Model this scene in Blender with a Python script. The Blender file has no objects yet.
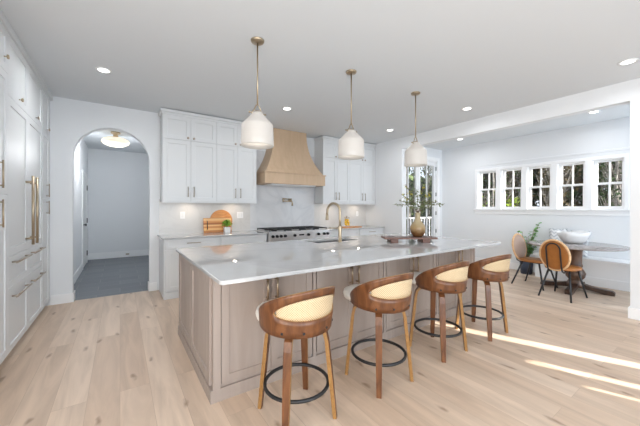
import bpy, bmesh, math, random
from mathutils import Vector, Matrix
random.seed(7)
PI = math.pi
scn = bpy.context.scene
COL = scn.collection

# ------------------------------------------------------------------ camera
cam_d = bpy.data.cameras.new('camera')
cam = bpy.data.objects.new('camera', cam_d)
COL.objects.link(cam)
cam.location = (0, 0, 1.35)
cam.rotation_euler = (PI / 2, 0, -math.radians(34.43))
cam_d.sensor_width = 36
cam_d.lens = 291.7 / 640 * 36
cam_d.shift_y = -4.7 / 640
cam_d.clip_start = 0.05
cam_d.clip_end = 200
scn.camera = cam

# ------------------------------------------------------------------ exposure
vs = scn.view_settings
vs.view_transform = 'Standard'
vs.look = 'None'
vs.gamma = 1
vs.use_curve_mapping = False
vs.exposure = 0.06

# ------------------------------------------------------------------ sky
W = bpy.data.worlds.new('sky')
scn.world = W
W.use_nodes = True
nt = W.node_tree
bg = nt.nodes['Background']
bg.inputs['Color'].default_value = (0.78, 0.88, 1.0, 1)
bg.inputs['Strength'].default_value = 1.5

# ------------------------------------------------------------------ sun
sd = bpy.data.lights.new('sun', 'SUN')
sd.energy = 15
sd.angle = math.radians(0.6)
sd.color = (1, 0.95, 0.87)
sun = bpy.data.objects.new('sun', sd)
COL.objects.link(sun)
sun.rotation_euler = Vector((-0.4, 1, -0.5)).to_track_quat('-Z', 'Y').to_euler()
sun.location = (6, -6, 6)

# ------------------------------------------------------------------ added area lamps that fill the rooms with window-like light
def fill_light(name, loc, direction, sx, sy, energy, color=(0.86, 0.93, 1.0)):
    d = bpy.data.lights.new(name, 'AREA')
    d.shape = 'RECTANGLE'; d.size = sx; d.size_y = sy
    d.energy = energy; d.color = color
    o = bpy.data.objects.new(name, d)
    o.location = loc
    o.rotation_euler = Vector(direction).to_track_quat('-Z', 'Z').to_euler()
    COL.objects.link(o)
    return o
fill_light('fill_side', (-1.60, -0.6, 1.45), (1, 0, 0), 3.4, 2.2, 130, (1.0, 0.89, 0.77))  # added warm fill lamp at an invented opening in the left wall
fill_light('fill_rear', (0.7, -2.75, 1.45), (0, 1, 0), 3.4, 2.2, 112, (0.82, 0.92, 1.0))  # added cool fill lamp behind the camera, at an invented rear opening
fill_light('daylight_dining_side', (7.6, 0.2, 1.75), (-1, 0, 0), 6.5, 0.9, 85, (0.80, 0.88, 1.0))
fill_light('fill_dining_rear', (6.2, -2.3, 1.45), (0, 1, 0), 1.6, 2.2, 74, (0.78, 0.89, 1.0))  # added fill lamp for the nook, in front of solid rear wall
CAN_W = 5.5
PEND_W = 0.6

# ================================================================== materials
def new_mat(name):
    m = bpy.data.materials.new(name); m.use_nodes = True
    return m, m.node_tree, m.node_tree.nodes['Principled BSDF']

def mat(name, col, rough=0.5, metal=0.0, spec=0.5, emit=None, es=0.0, noise=0.0, nscale=20, bump=0.0):
    m, t, b = new_mat(name)
    b.inputs['Base Color'].default_value = (*col, 1)
    b.inputs['Roughness'].default_value = rough
    b.inputs['Metallic'].default_value = metal
    b.inputs['Specular IOR Level'].default_value = spec
    if emit:
        b.inputs['Emission Color'].default_value = (*emit, 1)
        b.inputs['Emission Strength'].default_value = es
    if noise > 0 or bump > 0:
        tc = t.nodes.new('ShaderNodeTexCoord')
        n = t.nodes.new('ShaderNodeTexNoise'); n.inputs['Scale'].default_value = nscale
        n.inputs['Detail'].default_value = 4
        t.links.new(tc.outputs['Object'], n.inputs['Vector'])
        if noise > 0:
            r = t.nodes.new('ShaderNodeValToRGB')
            r.color_ramp.elements[0].position = 0.3; r.color_ramp.elements[1].position = 0.7
            r.color_ramp.elements[0].color = (*[max(0, c * (1 - noise)) for c in col], 1)
            r.color_ramp.elements[1].color = (*[min(1, c * (1 + noise)) for c in col], 1)
            t.links.new(n.outputs['Fac'], r.inputs['Fac']); t.links.new(r.outputs['Color'], b.inputs['Base Color'])
        if bump > 0:
            bp = t.nodes.new('ShaderNodeBump'); bp.inputs['Strength'].default_value = bump
            bp.inputs['Distance'].default_value = 0.002
            t.links.new(n.outputs['Fac'], bp.inputs['Height']); t.links.new(bp.outputs['Normal'], b.inputs['Normal'])
    return m

def wood(name, c1, c2, scale=(30, 30, 2.0), rough=0.45, contrast=(0.35, 0.68)):
    m, t, b = new_mat(name)
    tc = t.nodes.new('ShaderNodeTexCoord'); mp = t.nodes.new('ShaderNodeMapping')
    mp.inputs['Scale'].default_value = scale
    n = t.nodes.new('ShaderNodeTexNoise'); n.inputs['Scale'].default_value = 1.0
    n.inputs['Detail'].default_value = 6; n.inputs['Distortion'].default_value = 1.2
    r = t.nodes.new('ShaderNodeValToRGB')
    r.color_ramp.elements[0].position = contrast[0]; r.color_ramp.elements[1].position = contrast[1]
    r.color_ramp.elements[0].color = (*c1, 1); r.color_ramp.elements[1].color = (*c2, 1)
    t.links.new(tc.outputs['Object'], mp.inputs['Vector']); t.links.new(mp.outputs['Vector'], n.inputs['Vector'])
    t.links.new(n.outputs['Fac'], r.inputs['Fac']); t.links.new(r.outputs['Color'], b.inputs['Base Color'])
    b.inputs['Roughness'].default_value = rough
    return m

def stone(name, base, vein, scale=1.2, rough=0.12, width=0.06, amount=0.6):
    m, t, b = new_mat(name)
    tc = t.nodes.new('ShaderNodeTexCoord'); mp = t.nodes.new('ShaderNodeMapping')
    mp.inputs['Rotation'].default_value = (0.3, 0.5, 0.7)
    n = t.nodes.new('ShaderNodeTexNoise'); n.inputs['Scale'].default_value = scale
    n.inputs['Detail'].default_value = 6; n.inputs['Distortion'].default_value = 1.6
    s = t.nodes.new('ShaderNodeMath'); s.operation = 'SUBTRACT'; s.inputs[1].default_value = 0.5
    a = t.nodes.new('ShaderNodeMath'); a.operation = 'ABSOLUTE'
    r = t.nodes.new('ShaderNodeValToRGB')
    r.color_ramp.elements[0].position = 0.0; r.color_ramp.elements[1].position = width
    v = [vein[i] * amount + base[i] * (1 - amount) for i in range(3)]
    r.color_ramp.elements[0].color = (*v, 1); r.color_ramp.elements[1].color = (*base, 1)
    t.links.new(tc.outputs['Object'], mp.inputs['Vector']); t.links.new(mp.outputs['Vector'], n.inputs['Vector'])
    t.links.new(n.outputs['Fac'], s.inputs[0]); t.links.new(s.outputs[0], a.inputs[0])
    t.links.new(a.outputs[0], r.inputs['Fac']); t.links.new(r.outputs['Color'], b.inputs['Base Color'])
    b.inputs['Roughness'].default_value = rough
    return m

def floor_mat():
    m, t, b = new_mat('oak_planks')
    L = t.links
    tc = t.nodes.new('ShaderNodeTexCoord')
    mp = t.nodes.new('ShaderNodeMapping'); mp.inputs['Rotation'].default_value = (0, 0, PI / 2)
    L.new(tc.outputs['Object'], mp.inputs['Vector'])
    br = t.nodes.new('ShaderNodeTexBrick')
    br.inputs['Scale'].default_value = 1.0
    br.inputs['Brick Width'].default_value = 1.9
    br.inputs['Row Height'].default_value = 0.19
    br.inputs['Mortar Size'].default_value = 0.0012
    br.inputs['Mortar Smooth'].default_value = 0.3
    br.inputs['Color1'].default_value = (0, 0, 0, 1); br.inputs['Color2'].default_value = (1, 1, 1, 1)
    br.inputs['Mortar'].default_value = (0.5, 0.5, 0.5, 1)
    br.offset = 0.37; br.offset_frequency = 2
    L.new(mp.outputs['Vector'], br.inputs['Vector'])
    # plank tone
    tone = t.nodes.new('ShaderNodeValToRGB')
    tone.color_ramp.elements[0].color = (0.60, 0.455, 0.342, 1)
    tone.color_ramp.elements[1].color = (0.725, 0.585, 0.467, 1)
    L.new(br.outputs['Color'], tone.inputs['Fac'])
    # long grain, shifted per plank
    mul = t.nodes.new('ShaderNodeVectorMath'); mul.operation = 'MULTIPLY_ADD'
    mul.inputs[1].default_value = (9, 0.9, 1)
    sc = t.nodes.new('ShaderNodeVectorMath'); sc.operation = 'SCALE'; sc.inputs['Scale'].default_value = 11
    L.new(br.outputs['Color'], sc.inputs[0]); L.new(tc.outputs['Object'], mul.inputs[0]); L.new(sc.outputs[0], mul.inputs[2])
    g = t.nodes.new('ShaderNodeTexNoise'); g.inputs['Scale'].default_value = 1.0
    g.inputs['Detail'].default_value = 5; g.inputs['Roughness'].default_value = 0.6; g.inputs['Distortion'].default_value = 0.8
    L.new(mul.outputs[0], g.inputs['Vector'])
    gr = t.nodes.new('ShaderNodeValToRGB')
    gr.color_ramp.elements[0].position = 0.28; gr.color_ramp.elements[1].position = 0.62
    gr.color_ramp.elements[0].color = (0.80, 0.775, 0.75, 1); gr.color_ramp.elements[1].color = (1.06, 1.05, 1.04, 1)
    L.new(g.outputs['Fac'], gr.inputs['Fac'])
    mx = t.nodes.new('ShaderNodeMixRGB'); mx.blend_type = 'MULTIPLY'; mx.inputs[0].default_value = 1
    L.new(tone.outputs['Color'], mx.inputs[1]); L.new(gr.outputs['Color'], mx.inputs[2])
    # knots
    kv = t.nodes.new('ShaderNodeVectorMath'); kv.operation = 'MULTIPLY'; kv.inputs[1].default_value = (4.2, 1.6, 1)
    L.new(tc.outputs['Object'], kv.inputs[0])
    nz = t.nodes.new('ShaderNodeTexNoise'); nz.inputs['Scale'].default_value = 9
    L.new(tc.outputs['Object'], nz.inputs['Vector'])
    ad = t.nodes.new('ShaderNodeVectorMath'); ad.operation = 'MULTIPLY_ADD'; ad.inputs[1].default_value = (0.22, 0.22, 0)
    L.new(nz.outputs['Color'], ad.inputs[0]); L.new(kv.outputs[0], ad.inputs[2])
    vo = t.nodes.new('ShaderNodeTexVoronoi'); vo.inputs['Scale'].default_value = 0.85; vo.voronoi_dimensions = '2D'
    L.new(ad.outputs[0], vo.inputs['Vector'])
    kr = t.nodes.new('ShaderNodeValToRGB')
    kr.color_ramp.elements[0].position = 0.015; kr.color_ramp.elements[1].position = 0.085
    kr.color_ramp.elements[0].color = (0.42, 0.34, 0.28, 1); kr.color_ramp.elements[1].color = (1, 1, 1, 1)
    L.new(vo.outputs['Distance'], kr.inputs['Fac'])
    mk = t.nodes.new('ShaderNodeMixRGB'); mk.blend_type = 'MULTIPLY'; mk.inputs[0].default_value = 0.75
    L.new(mx.outputs['Color'], mk.inputs[1]); L.new(kr.outputs['Color'], mk.inputs[2])
    # joints
    mj = t.nodes.new('ShaderNodeMixRGB'); mj.blend_type = 'MULTIPLY'
    mj.inputs[2].default_value = (0.72, 0.68, 0.64, 1)
    L.new(br.outputs['Fac'], mj.inputs[0]); L.new(mk.outputs['Color'], mj.inputs[1])
    L.new(mj.outputs['Color'], b.inputs['Base Color'])
    b.inputs['Roughness'].default_value = 0.42
    b.inputs['Specular IOR Level'].default_value = 0.4
    return m

def tile_mat(name, c1, c2, mortar, bw, rh, ms=0.004, rough=0.5):
    m, t, b = new_mat(name)
    tc = t.nodes.new('ShaderNodeTexCoord')
    br = t.nodes.new('ShaderNodeTexBrick')
    br.inputs['Scale'].default_value = 1
    br.inputs['Brick Width'].default_value = bw; br.inputs['Row Height'].default_value = rh
    br.inputs['Mortar Size'].default_value = ms
    br.inputs['Color1'].default_value = (*c1, 1); br.inputs['Color2'].default_value = (*c2, 1)
    br.inputs['Mortar'].default_value = (*mortar, 1)
    t.links.new(tc.outputs['Object'], br.inputs['Vector'])
    t.links.new(br.outputs['Color'], b.inputs['Base Color'])
    b.inputs['Roughness'].default_value = rough
    return m

def cane_mat():
    m, t, b = new_mat('woven_cane')
    tc = t.nodes.new('ShaderNodeTexCoord')
    sx = t.nodes.new('ShaderNodeSeparateXYZ')
    t.links.new(tc.outputs['UV'], sx.inputs[0])
    def wave(sock, f):
        a = t.nodes.new('ShaderNodeMath'); a.operation = 'MULTIPLY'; a.inputs[1].default_value = f
        s = t.nodes.new('ShaderNodeMath'); s.operation = 'SINE'
        t.links.new(sock, a.inputs[0]); t.links.new(a.outputs[0], s.inputs[0]); return s.outputs[0]
    p = t.nodes.new('ShaderNodeMath'); p.operation = 'MULTIPLY'
    t.links.new(wave(sx.outputs['X'], 2 * PI / 0.014), p.inputs[0]); t.links.new(wave(sx.outputs['Y'], 2 * PI / 0.014), p.inputs[1])
    r = t.nodes.new('ShaderNodeValToRGB')
    r.color_ramp.elements[0].position = 0.35; r.color_ramp.elements[1].position = 0.7
    r.color_ramp.elements[0].color = (0.66, 0.52, 0.33, 1); r.color_ramp.elements[1].color = (0.20, 0.12, 0.06, 1)
    t.links.new(p.outputs[0], r.inputs['Fac']); t.links.new(r.outputs['Color'], b.inputs['Base Color'])
    b.inputs['Roughness'].default_value = 0.6
    return m

def glass_mat(name='window_glass', tint=(1, 1, 1)):
    m = bpy.data.materials.new(name); m.use_nodes = True
    t = m.node_tree; t.nodes.clear()
    o = t.nodes.new('ShaderNodeOutputMaterial'); mx = t.nodes.new('ShaderNodeMixShader')
    tr = t.nodes.new('ShaderNodeBsdfTransparent'); gl = t.nodes.new('ShaderNodeBsdfGlossy')
    lw = t.nodes.new('ShaderNodeLayerWeight'); lw.inputs['Blend'].default_value = 0.5
    pw = t.nodes.new('ShaderNodeMath'); pw.operation = 'POWER'; pw.inputs[1].default_value = 5.0
    fr = t.nodes.new('ShaderNodeMath'); fr.operation = 'MULTIPLY_ADD'; fr.inputs[1].default_value = 0.6; fr.inputs[2].default_value = 0.03
    t.links.new(lw.outputs['Facing'], pw.inputs[0]); t.links.new(pw.outputs[0], fr.inputs[0])
    gl.inputs['Roughness'].default_value = 0.02; tr.inputs['Color'].default_value = (*tint, 1)
    t.links.new(fr.outputs[0], mx.inputs[0]); t.links.new(tr.outputs[0], mx.inputs[1]); t.links.new(gl.outputs[0], mx.inputs[2])
    t.links.new(mx.outputs[0], o.inputs['Surface'])
    return m

def stripe_mat():
    m, t, b = new_mat('zigzag_fabric')
    tc = t.nodes.new('ShaderNodeTexCoord'); sx = t.nodes.new('ShaderNodeSeparateXYZ')
    t.links.new(tc.outputs['Object'], sx.inputs[0])
    pp = t.nodes.new('ShaderNodeMath'); pp.operation = 'PINGPONG'; pp.inputs[1].default_value = 0.05
    t.links.new(sx.outputs['Y'], pp.inputs[0])
    ad = t.nodes.new('ShaderNodeMath'); ad.operation = 'ADD'
    t.links.new(pp.outputs[0], ad.inputs[0]); t.links.new(sx.outputs['Z'], ad.inputs[1])
    m2 = t.nodes.new('ShaderNodeMath'); m2.operation = 'MULTIPLY'; m2.inputs[1].default_value = 2 * PI / 0.07
    s = t.nodes.new('ShaderNodeMath'); s.operation = 'SINE'
    t.links.new(ad.outputs[0], m2.inputs[0]); t.links.new(m2.outputs[0], s.inputs[0])
    r = t.nodes.new('ShaderNodeValToRGB')
    r.color_ramp.elements[0].position = 0.35; r.color_ramp.elements[1].position = 0.6
    r.color_ramp.elements[0].color = (0.8, 0.81, 0.82, 1); r.color_ramp.elements[1].color = (0.52, 0.54, 0.58, 1)
    t.links.new(s.outputs[0], r.inputs['Fac']); t.links.new(r.outputs['Color'], b.inputs['Base Color'])
    b.inputs['Roughness'].default_value = 0.9
    return m

def board_mat():
    m, t, b = new_mat('striped_board_wood')
    tc = t.nodes.new('ShaderNodeTexCoord'); sx = t.nodes.new('ShaderNodeSeparateXYZ')
    t.links.new(tc.outputs['Object'], sx.inputs[0])
    r = t.nodes.new('ShaderNodeValToRGB'); r.color_ramp.interpolation = 'CONSTANT'
    cols = [(0, (0.50, 0.20, 0.06)), (0.15, (0.80, 0.46, 0.18)), (0.3, (0.62, 0.26, 0.08)), (0.42, (0.83, 0.50, 0.22)),
            (0.52, (0.42, 0.15, 0.05)), (0.66, (0.72, 0.33, 0.11)), (0.78, (0.85, 0.53, 0.24)), (0.93, (0.55, 0.22, 0.07))]
    e = r.color_ramp.elements
    e[0].position = 0; e[0].color = (*cols[0][1], 1)
    e[1].position = cols[1][0]; e[1].color = (*cols[1][1], 1)
    for p, c in cols[2:]:
        k = e.new(p); k.color = (*c, 1)
    mr = t.nodes.new('ShaderNodeMath'); mr.operation = 'DIVIDE'; mr.inputs[1].default_value = 0.27
    t.links.new(sx.outputs['Z'], mr.inputs[0]); t.links.new(mr.outputs[0], r.inputs['Fac'])
    t.links.new(r.outputs['Color'], b.inputs['Base Color']); b.inputs['Roughness'].default_value = 0.35
    return m

def vase_mat():
    m, t, b = new_mat('amber_glazed_vase')
    tc = t.nodes.new('ShaderNodeTexCoord'); sx = t.nodes.new('ShaderNodeSeparateXYZ')
    t.links.new(tc.outputs['Object'], sx.inputs[0])
    n = t.nodes.new('ShaderNodeTexNoise'); n.inputs['Scale'].default_value = 14
    t.links.new(tc.outputs['Object'], n.inputs['Vector'])
    a = t.nodes.new('ShaderNodeMath'); a.operation = 'MULTIPLY_ADD'; a.inputs[1].default_value = 0.09; 
    t.links.new(n.outputs['Fac'], a.inputs[0]); t.links.new(sx.outputs['Z'], a.inputs[2])
    r = t.nodes.new('ShaderNodeValToRGB')
    e = r.color_ramp.elements
    e[0].position = 0.09; e[0].color = (0.16, 0.075, 0.03, 1)
    e[1].position = 0.16; e[1].color = (0.36, 0.24, 0.11, 1)
    k = e.new(0.235); k.color = (0.42, 0.34, 0.21, 1)
    t.links.new(a.outputs[0], r.inputs['Fac']); t.links.new(r.outputs['Color'], b.inputs['Base Color'])
    b.inputs['Roughness'].default_value = 0.18
    return m

M = {}
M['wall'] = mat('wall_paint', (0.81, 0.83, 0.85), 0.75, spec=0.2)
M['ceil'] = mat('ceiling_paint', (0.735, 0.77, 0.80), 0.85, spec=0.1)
M['trim'] = mat('white_trim_paint', (0.91, 0.92, 0.93), 0.4)
M['cab'] = mat('white_cabinet_paint', (0.715, 0.735, 0.748), 0.42)
M['gap'] = mat('cabinet_gap_shadow', (0.25, 0.25, 0.26), 0.8)
M['floor'] = floor_mat()
M['tile'] = tile_mat('slate_tile', (0.17, 0.185, 0.205), (0.21, 0.225, 0.245), (0.28, 0.29, 0.30), 0.6, 0.3)
M['quartz'] = stone('white_quartz', (0.53, 0.535, 0.54), (0.45, 0.45, 0.46), 0.9, 0.03, 0.035, 0.5)
M['marble'] = stone('marble_backsplash', (0.72, 0.73, 0.75), (0.52, 0.54, 0.57), 1.1, 0.15, 0.09, 0.35)
M['splash'] = stone('pale_backsplash_stone', (0.70, 0.69, 0.675), (0.60, 0.59, 0.58), 2.5, 0.25, 0.05, 0.3)
M['oak'] = wood('hood_oak', (0.53, 0.385, 0.255), (0.585, 0.43, 0.295), (9, 9, 1.2), 0.5)
M['wash'] = wood('whitewashed_oak', (0.35, 0.29, 0.255), (0.395, 0.332, 0.294), (10, 10, 1.0), 0.5)
M['brass'] = mat('champagne_brass', (0.47, 0.385, 0.275), 0.33, 1.0)
M['pullbrass'] = mat('warm_brass_pull', (0.50, 0.40, 0.29), 0.35, 1.0)
M['nickel'] = mat('brushed_bronze_nickel', (0.42, 0.36, 0.30), 0.3, 1.0)
M['steel'] = mat('stainless_steel', (0.80, 0.80, 0.80), 0.36, 1.0)
M['sink'] = mat('steel_sink', (0.36, 0.36, 0.37), 0.35, 1.0)
M['black'] = mat('black_metal', (0.015, 0.016, 0.018), 0.4)
M['iron'] = mat('cast_iron', (0.02, 0.02, 0.022), 0.55)
M['walnut'] = wood('walnut_ply', (0.095, 0.033, 0.011), (0.19, 0.073, 0.026), (22, 22, 5), 0.32)
M['ply'] = wood('light_ply_edge', (0.27, 0.135, 0.04), (0.36, 0.19, 0.062), (30, 30, 30), 0.4)
M['cane'] = cane_mat()
M['cream'] = mat('cream_upholstery', (0.84, 0.81, 0.76), 0.6)
M['leather'] = mat('tan_leather', (0.36, 0.135, 0.03), 0.38, noise=0.12, nscale=12)
M['greyvel'] = mat('tan_leather_front', (0.42, 0.30, 0.24), 0.35)
M['lightwood'] = wood('pale_bentwood', (0.66, 0.40, 0.20), (0.80, 0.54, 0.31), (20, 20, 20), 0.4)
M['darkwood'] = wood('dark_stained_wood', (0.035, 0.018, 0.012), (0.075, 0.038, 0.024), (14, 14, 3), 0.35)
M['reclaim'] = wood('greyed_oak_table', (0.24, 0.21, 0.20), (0.36, 0.33, 0.32), (3, 24, 24), 0.12)
M['pedwood'] = wood('brown_pedestal_wood', (0.07, 0.038, 0.024), (0.18, 0.095, 0.058), (14, 14, 3), 0.4)
M['ceramic'] = mat('white_ceramic', (0.85, 0.85, 0.85), 0.25)
M['opal'] = mat('opal_glass', (0.50, 0.475, 0.445), 0.3, emit=(1, 0.94, 0.87), es=0.17)
M['opalhall'] = mat('ribbed_opal_glass', (0.85, 0.78, 0.66), 0.3, emit=(1, 0.86, 0.62), es=0.5)
M['lens'] = mat('lamp_lens', (1, 1, 1), 0.5, emit=(1, 0.97, 0.93), es=6)
M['warm'] = mat('warm_led_strip', (1, 1, 1), 0.5, emit=(1, 0.86, 0.66), es=0.4)
M['glass'] = glass_mat()
M['stripe'] = stripe_mat()
M['board'] = board_mat()
M['roundboard'] = wood('round_board_wood', (0.60, 0.24, 0.07), (0.76, 0.36, 0.12), (4, 14, 30), 0.35)
M['traywood'] = wood('walnut_riser_wood', (0.11, 0.045, 0.03), (0.20, 0.095, 0.065), (5, 26, 26), 0.4)
M['traytop'] = M['traywood']
M['vase'] = vase_mat()
M['leaf'] = mat('green_leaf', (0.13, 0.36, 0.07), 0.5, noise=0.4, nscale=30)
M['leafy'] = mat('yellow_green_leaf', (0.62, 0.56, 0.07), 0.5, noise=0.3, nscale=30)
M['olive'] = mat('olive_leaf', (0.22, 0.27, 0.12), 0.5, noise=0.3, nscale=30)
M['herb'] = mat('herb_leaf', (0.22, 0.46, 0.05), 0.5, noise=0.4, nscale=60)
M['stem'] = mat('twig', (0.20, 0.13, 0.08), 0.7)
M['navy'] = mat('dark_blue_pot', (0.03, 0.04, 0.07), 0.45)
M['lemon'] = mat('lemon_skin', (0.95, 0.60, 0.04), 0.4)
M['soil'] = mat('soil', (0.05, 0.035, 0.025), 0.9)
M['hinge'] = mat('dark_hinge', (0.04, 0.04, 0.045), 0.4, 0.6)
M['door'] = mat('white_door_paint', (0.80, 0.81, 0.82), 0.4)
M['bluegrey'] = mat('blue_grey_sash', (0.26, 0.30, 0.40), 0.5)
M['bark'] = mat('tree_bark', (0.07, 0.055, 0.045), 0.9, noise=0.4, nscale=6)
M['pbark'] = mat('pale_bark', (0.28, 0.26, 0.235), 0.9, noise=0.3, nscale=5)
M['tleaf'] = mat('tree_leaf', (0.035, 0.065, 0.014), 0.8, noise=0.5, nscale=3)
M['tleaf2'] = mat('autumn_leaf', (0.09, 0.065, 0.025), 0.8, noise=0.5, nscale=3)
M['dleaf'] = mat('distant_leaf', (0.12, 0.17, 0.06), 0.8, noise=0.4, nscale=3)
M['shrub'] = mat('bright_shrub_leaf', (0.30, 0.42, 0.03), 0.7, noise=0.4, nscale=8)
M['ground'] = mat('forest_ground', (0.07, 0.065, 0.04), 0.95, noise=0.4, nscale=2)
M['patio'] = mat('pale_patio', (0.45, 0.45, 0.45), 0.8)
M['rail'] = mat('white_railing', (0.8, 0.8, 0.82), 0.5)
M['display'] = mat('dark_display_glass', (0.02, 0.02, 0.025), 0.1)
M['outlet'] = mat('outlet_plastic', (0.9, 0.9, 0.9), 0.35)

# ================================================================== mesh helpers
def wloc(o):
    v = Vector((0, 0, 0))
    while o: v += o.location; o = o.parent
    return v

class MB:
    def __init__(s, mtx=None):
        s.bm = bmesh.new(); s.M = mtx; s.uv = None
    def V(s, p):
        p = Vector(p)
        return s.bm.verts.new(s.M @ p if s.M else p)
    def F(s, vs, mi=0, sm=False):
        try: f = s.bm.faces.new(vs)
        except ValueError: return None
        f.material_index = mi; f.smooth = sm; return f
    def box(s, x0, x1, y0, y1, z0, z1, mi=0, bev=0):
        v = [s.V((x, y, z)) for z in (z0, z1) for y in (y0, y1) for x in (x0, x1)]
        fs = [s.F([v[i] for i in q], mi) for q in ((0, 2, 3, 1), (4, 5, 7, 6), (0, 1, 5, 4), (2, 6, 7, 3), (0, 4, 6, 2), (1, 3, 7, 5))]
        if bev > 0:
            es = {e for f in fs for e in f.edges}
            bmesh.ops.bevel(s.bm, geom=list(es), offset=bev, segments=2, affect='EDGES', profile=0.7)
        return s
    def rings(s, rings, mi=0, sm=True, cap=(True, True), closed=False):
        vs = [[s.V(p) for p in r] for r in rings]
        n = len(vs[0]); m = len(vs)
        for i in range(m if closed else m - 1):
            a, b = vs[i], vs[(i + 1) % m]
            for j in range(n): s.F([a[j], a[(j + 1) % n], b[(j + 1) % n], b[j]], mi, sm)
        if not closed:
            if cap[0]: s.F(list(reversed(vs[0])), mi)
            if cap[1]: s.F(vs[-1], mi)
        return s
    def lathe(s, prof, c=(0, 0, 0), n=24, mi=0, cap=(True, True), closed=False, sx=1, sy=1):
        s.rings([[(c[0] + r * sx * math.cos(2 * PI * k / n), c[1] + r * sy * math.sin(2 * PI * k / n), c[2] + z) for k in range(n)] for r, z in prof], mi, True, cap, closed)
        return s
    def tube(s, pts, r, n=8, mi=0, closed=False):
        pts = [Vector(p) for p in pts]; m = len(pts); rings = []; up = None
        for i, p in enumerate(pts):
            if closed: d = pts[(i + 1) % m] - pts[i - 1]
            else: d = pts[min(i + 1, m - 1)] - pts[max(i - 1, 0)]
            d.normalize()
            if up is None:
                up = Vector((0, 0, 1)) if abs(d.z) < 0.9 else Vector((1, 0, 0))
            a = d.cross(up)
            if a.length < 1e-4: a = d.orthogonal()
            a.normalize(); b = a.cross(d).normalized(); up = b
            rr = r[i] if isinstance(r, (list, tuple)) else r
            rings.append([p + (a * math.cos(2 * PI * k / n) + b * math.sin(2 * PI * k / n)) * rr for k in range(n)])
        s.rings(rings, mi, True, (True, True), closed); return s
    def cyl(s, a, b, r, n=16, mi=0, r2=None):
        return s.tube([a, b], [r, r if r2 is None else r2], n, mi)
    def ell(s, c, rx, ry, rz, n=14, m=9, mi=0):
        prof = [(math.sin(PI * i / m), -math.cos(PI * i / m)) for i in range(m + 1)]
        prof[0] = (0.02, -1); prof[-1] = (0.02, 1)
        s.rings([[(c[0] + rx * r * math.cos(2 * PI * k / n), c[1] + ry * r * math.sin(2 * PI * k / n), c[2] + rz * z) for k in range(n)] for r, z in prof], mi)
        return s
    def prism(s, pts, y0, y1, mi=0):      # polygon in XZ extruded along Y
        a = [s.V((x, y0, z)) for x, z in pts]; b = [s.V((x, y1, z)) for x, z in pts]
        s.F(a, mi); s.F(list(reversed(b)), mi)
        n = len(pts)
        for i in range(n): s.F([a[i], b[i], b[(i + 1) % n], a[(i + 1) % n]], mi)
        return s
    def quad(s, c, a, b, mi=0):
        c, a, b = Vector(c), Vector(a), Vector(b)
        s.F([s.V(c - a - b), s.V(c + a - b), s.V(c + a + b), s.V(c - a + b)], mi); return s
    def leaf(s, c, d, w, mi=0, up=None):
        c, d = Vector(c), Vector(d)
        sd_ = d.cross(up if up else Vector((0, 0, 1)))
        if sd_.length < 1e-4: sd_ = d.orthogonal()
        sd_ = sd_.normalized() * w
        nrm = sd_.cross(d).normalized() * w * 0.25
        p = [s.V(c), s.V(c + d * 0.45 + sd_), s.V(c + d), s.V(c + d * 0.45 - sd_), s.V(c + d * 0.5 - nrm)]
        s.F([p[0], p[1], p[4]], mi, True); s.F([p[1], p[2], p[4]], mi, True); s.F([p[2], p[3], p[4]], mi, True); s.F([p[3], p[0], p[4]], mi, True)
        return s
    # shaker front in (u,v,w) coordinates of the transform: w outwards
    def shaker(s, u0, u1, v0, v1, w0=0, t=0.02, rail=0.06, rec=0.009, mi=0):
        g = 0.0015
        u0 += g; u1 -= g; v0 += g; v1 -= g
        def ring(a, w): return [s.V(p) for p in ((u0 + a, v0 + a, w), (u1 - a, v0 + a, w), (u1 - a, v1 - a, w), (u0 + a, v1 - a, w))]
        R = [ring(0, w0), ring(0, w0 + t - 0.0015), ring(0.0015, w0 + t), ring(rail, w0 + t), ring(rail + 0.003, w0 + t - rec)]
        for a, b in zip(R, R[1:]):
            for j in range(4): s.F([a[j], a[(j + 1) % 4], b[(j + 1) % 4], b[j]], mi)
        s.F(R[-1], mi); s.F(list(reversed(R[0])), mi)
        return s
    def build(s, name, mats, parent=None, bev=0, solid=None, subsurf=0, smooth_angle=None):
        bmesh.ops.recalc_face_normals(s.bm, faces=s.bm.faces)
        me = bpy.data.meshes.new(name); s.bm.to_mesh(me); s.bm.free()
        if not isinstance(mats, (list, tuple)): mats = [mats]
        for m in mats: me.materials.append(m)
        o = bpy.data.objects.new(name, me); COL.objects.link(o)
        if parent:
            w = wloc(parent)
            me.transform(Matrix.Translation(-w)); o.parent = parent
        if solid:
            md = o.modifiers.new('thick', 'SOLIDIFY'); md.thickness = solid[0]; md.offset = 0
            if len(solid) > 1: md.material_offset_rim = solid[1]
        if bev:
            md = o.modifiers.new('bevel', 'BEVEL'); md.width = bev; md.segments = 2; md.limit_method = 'ANGLE'; md.angle_limit = 0.7
        if subsurf:
            md = o.modifiers.new('sub', 'SUBSURF'); md.levels = md.render_levels = subsurf
        return o

def tag(o, label=None, cat=None, group=None, kind=None):
    if label: o['label'] = label
    if cat: o['category'] = cat
    if group: o['group'] = group
    if kind: o['kind'] = kind
    return o
def thing(name, loc, label, cat, group=None):
    o = bpy.data.objects.new(name, None); COL.objects.link(o); o.location = loc; o.empty_display_size = 0.1
    return tag(o, label, cat, group)
def struct(o): o['kind'] = 'structure'; return o
def sempty(name, loc):
    o = bpy.data.objects.new(name, None); COL.objects.link(o); o.location = loc; o['kind'] = 'structure'; return o
def dup(root, loc, label=None, rz=None):
    r = root.copy(); COL.objects.link(r); r.location = loc
    if rz is not None: r.rotation_euler = (0, 0, rz)
    if label: r['label'] = label
    for ch in list(root.children):
        c = ch.copy(); COL.objects.link(c); c.parent = r
        for g in list(ch.children):
            d = g.copy(); COL.objects.link(d); d.parent = c
    return r

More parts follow.
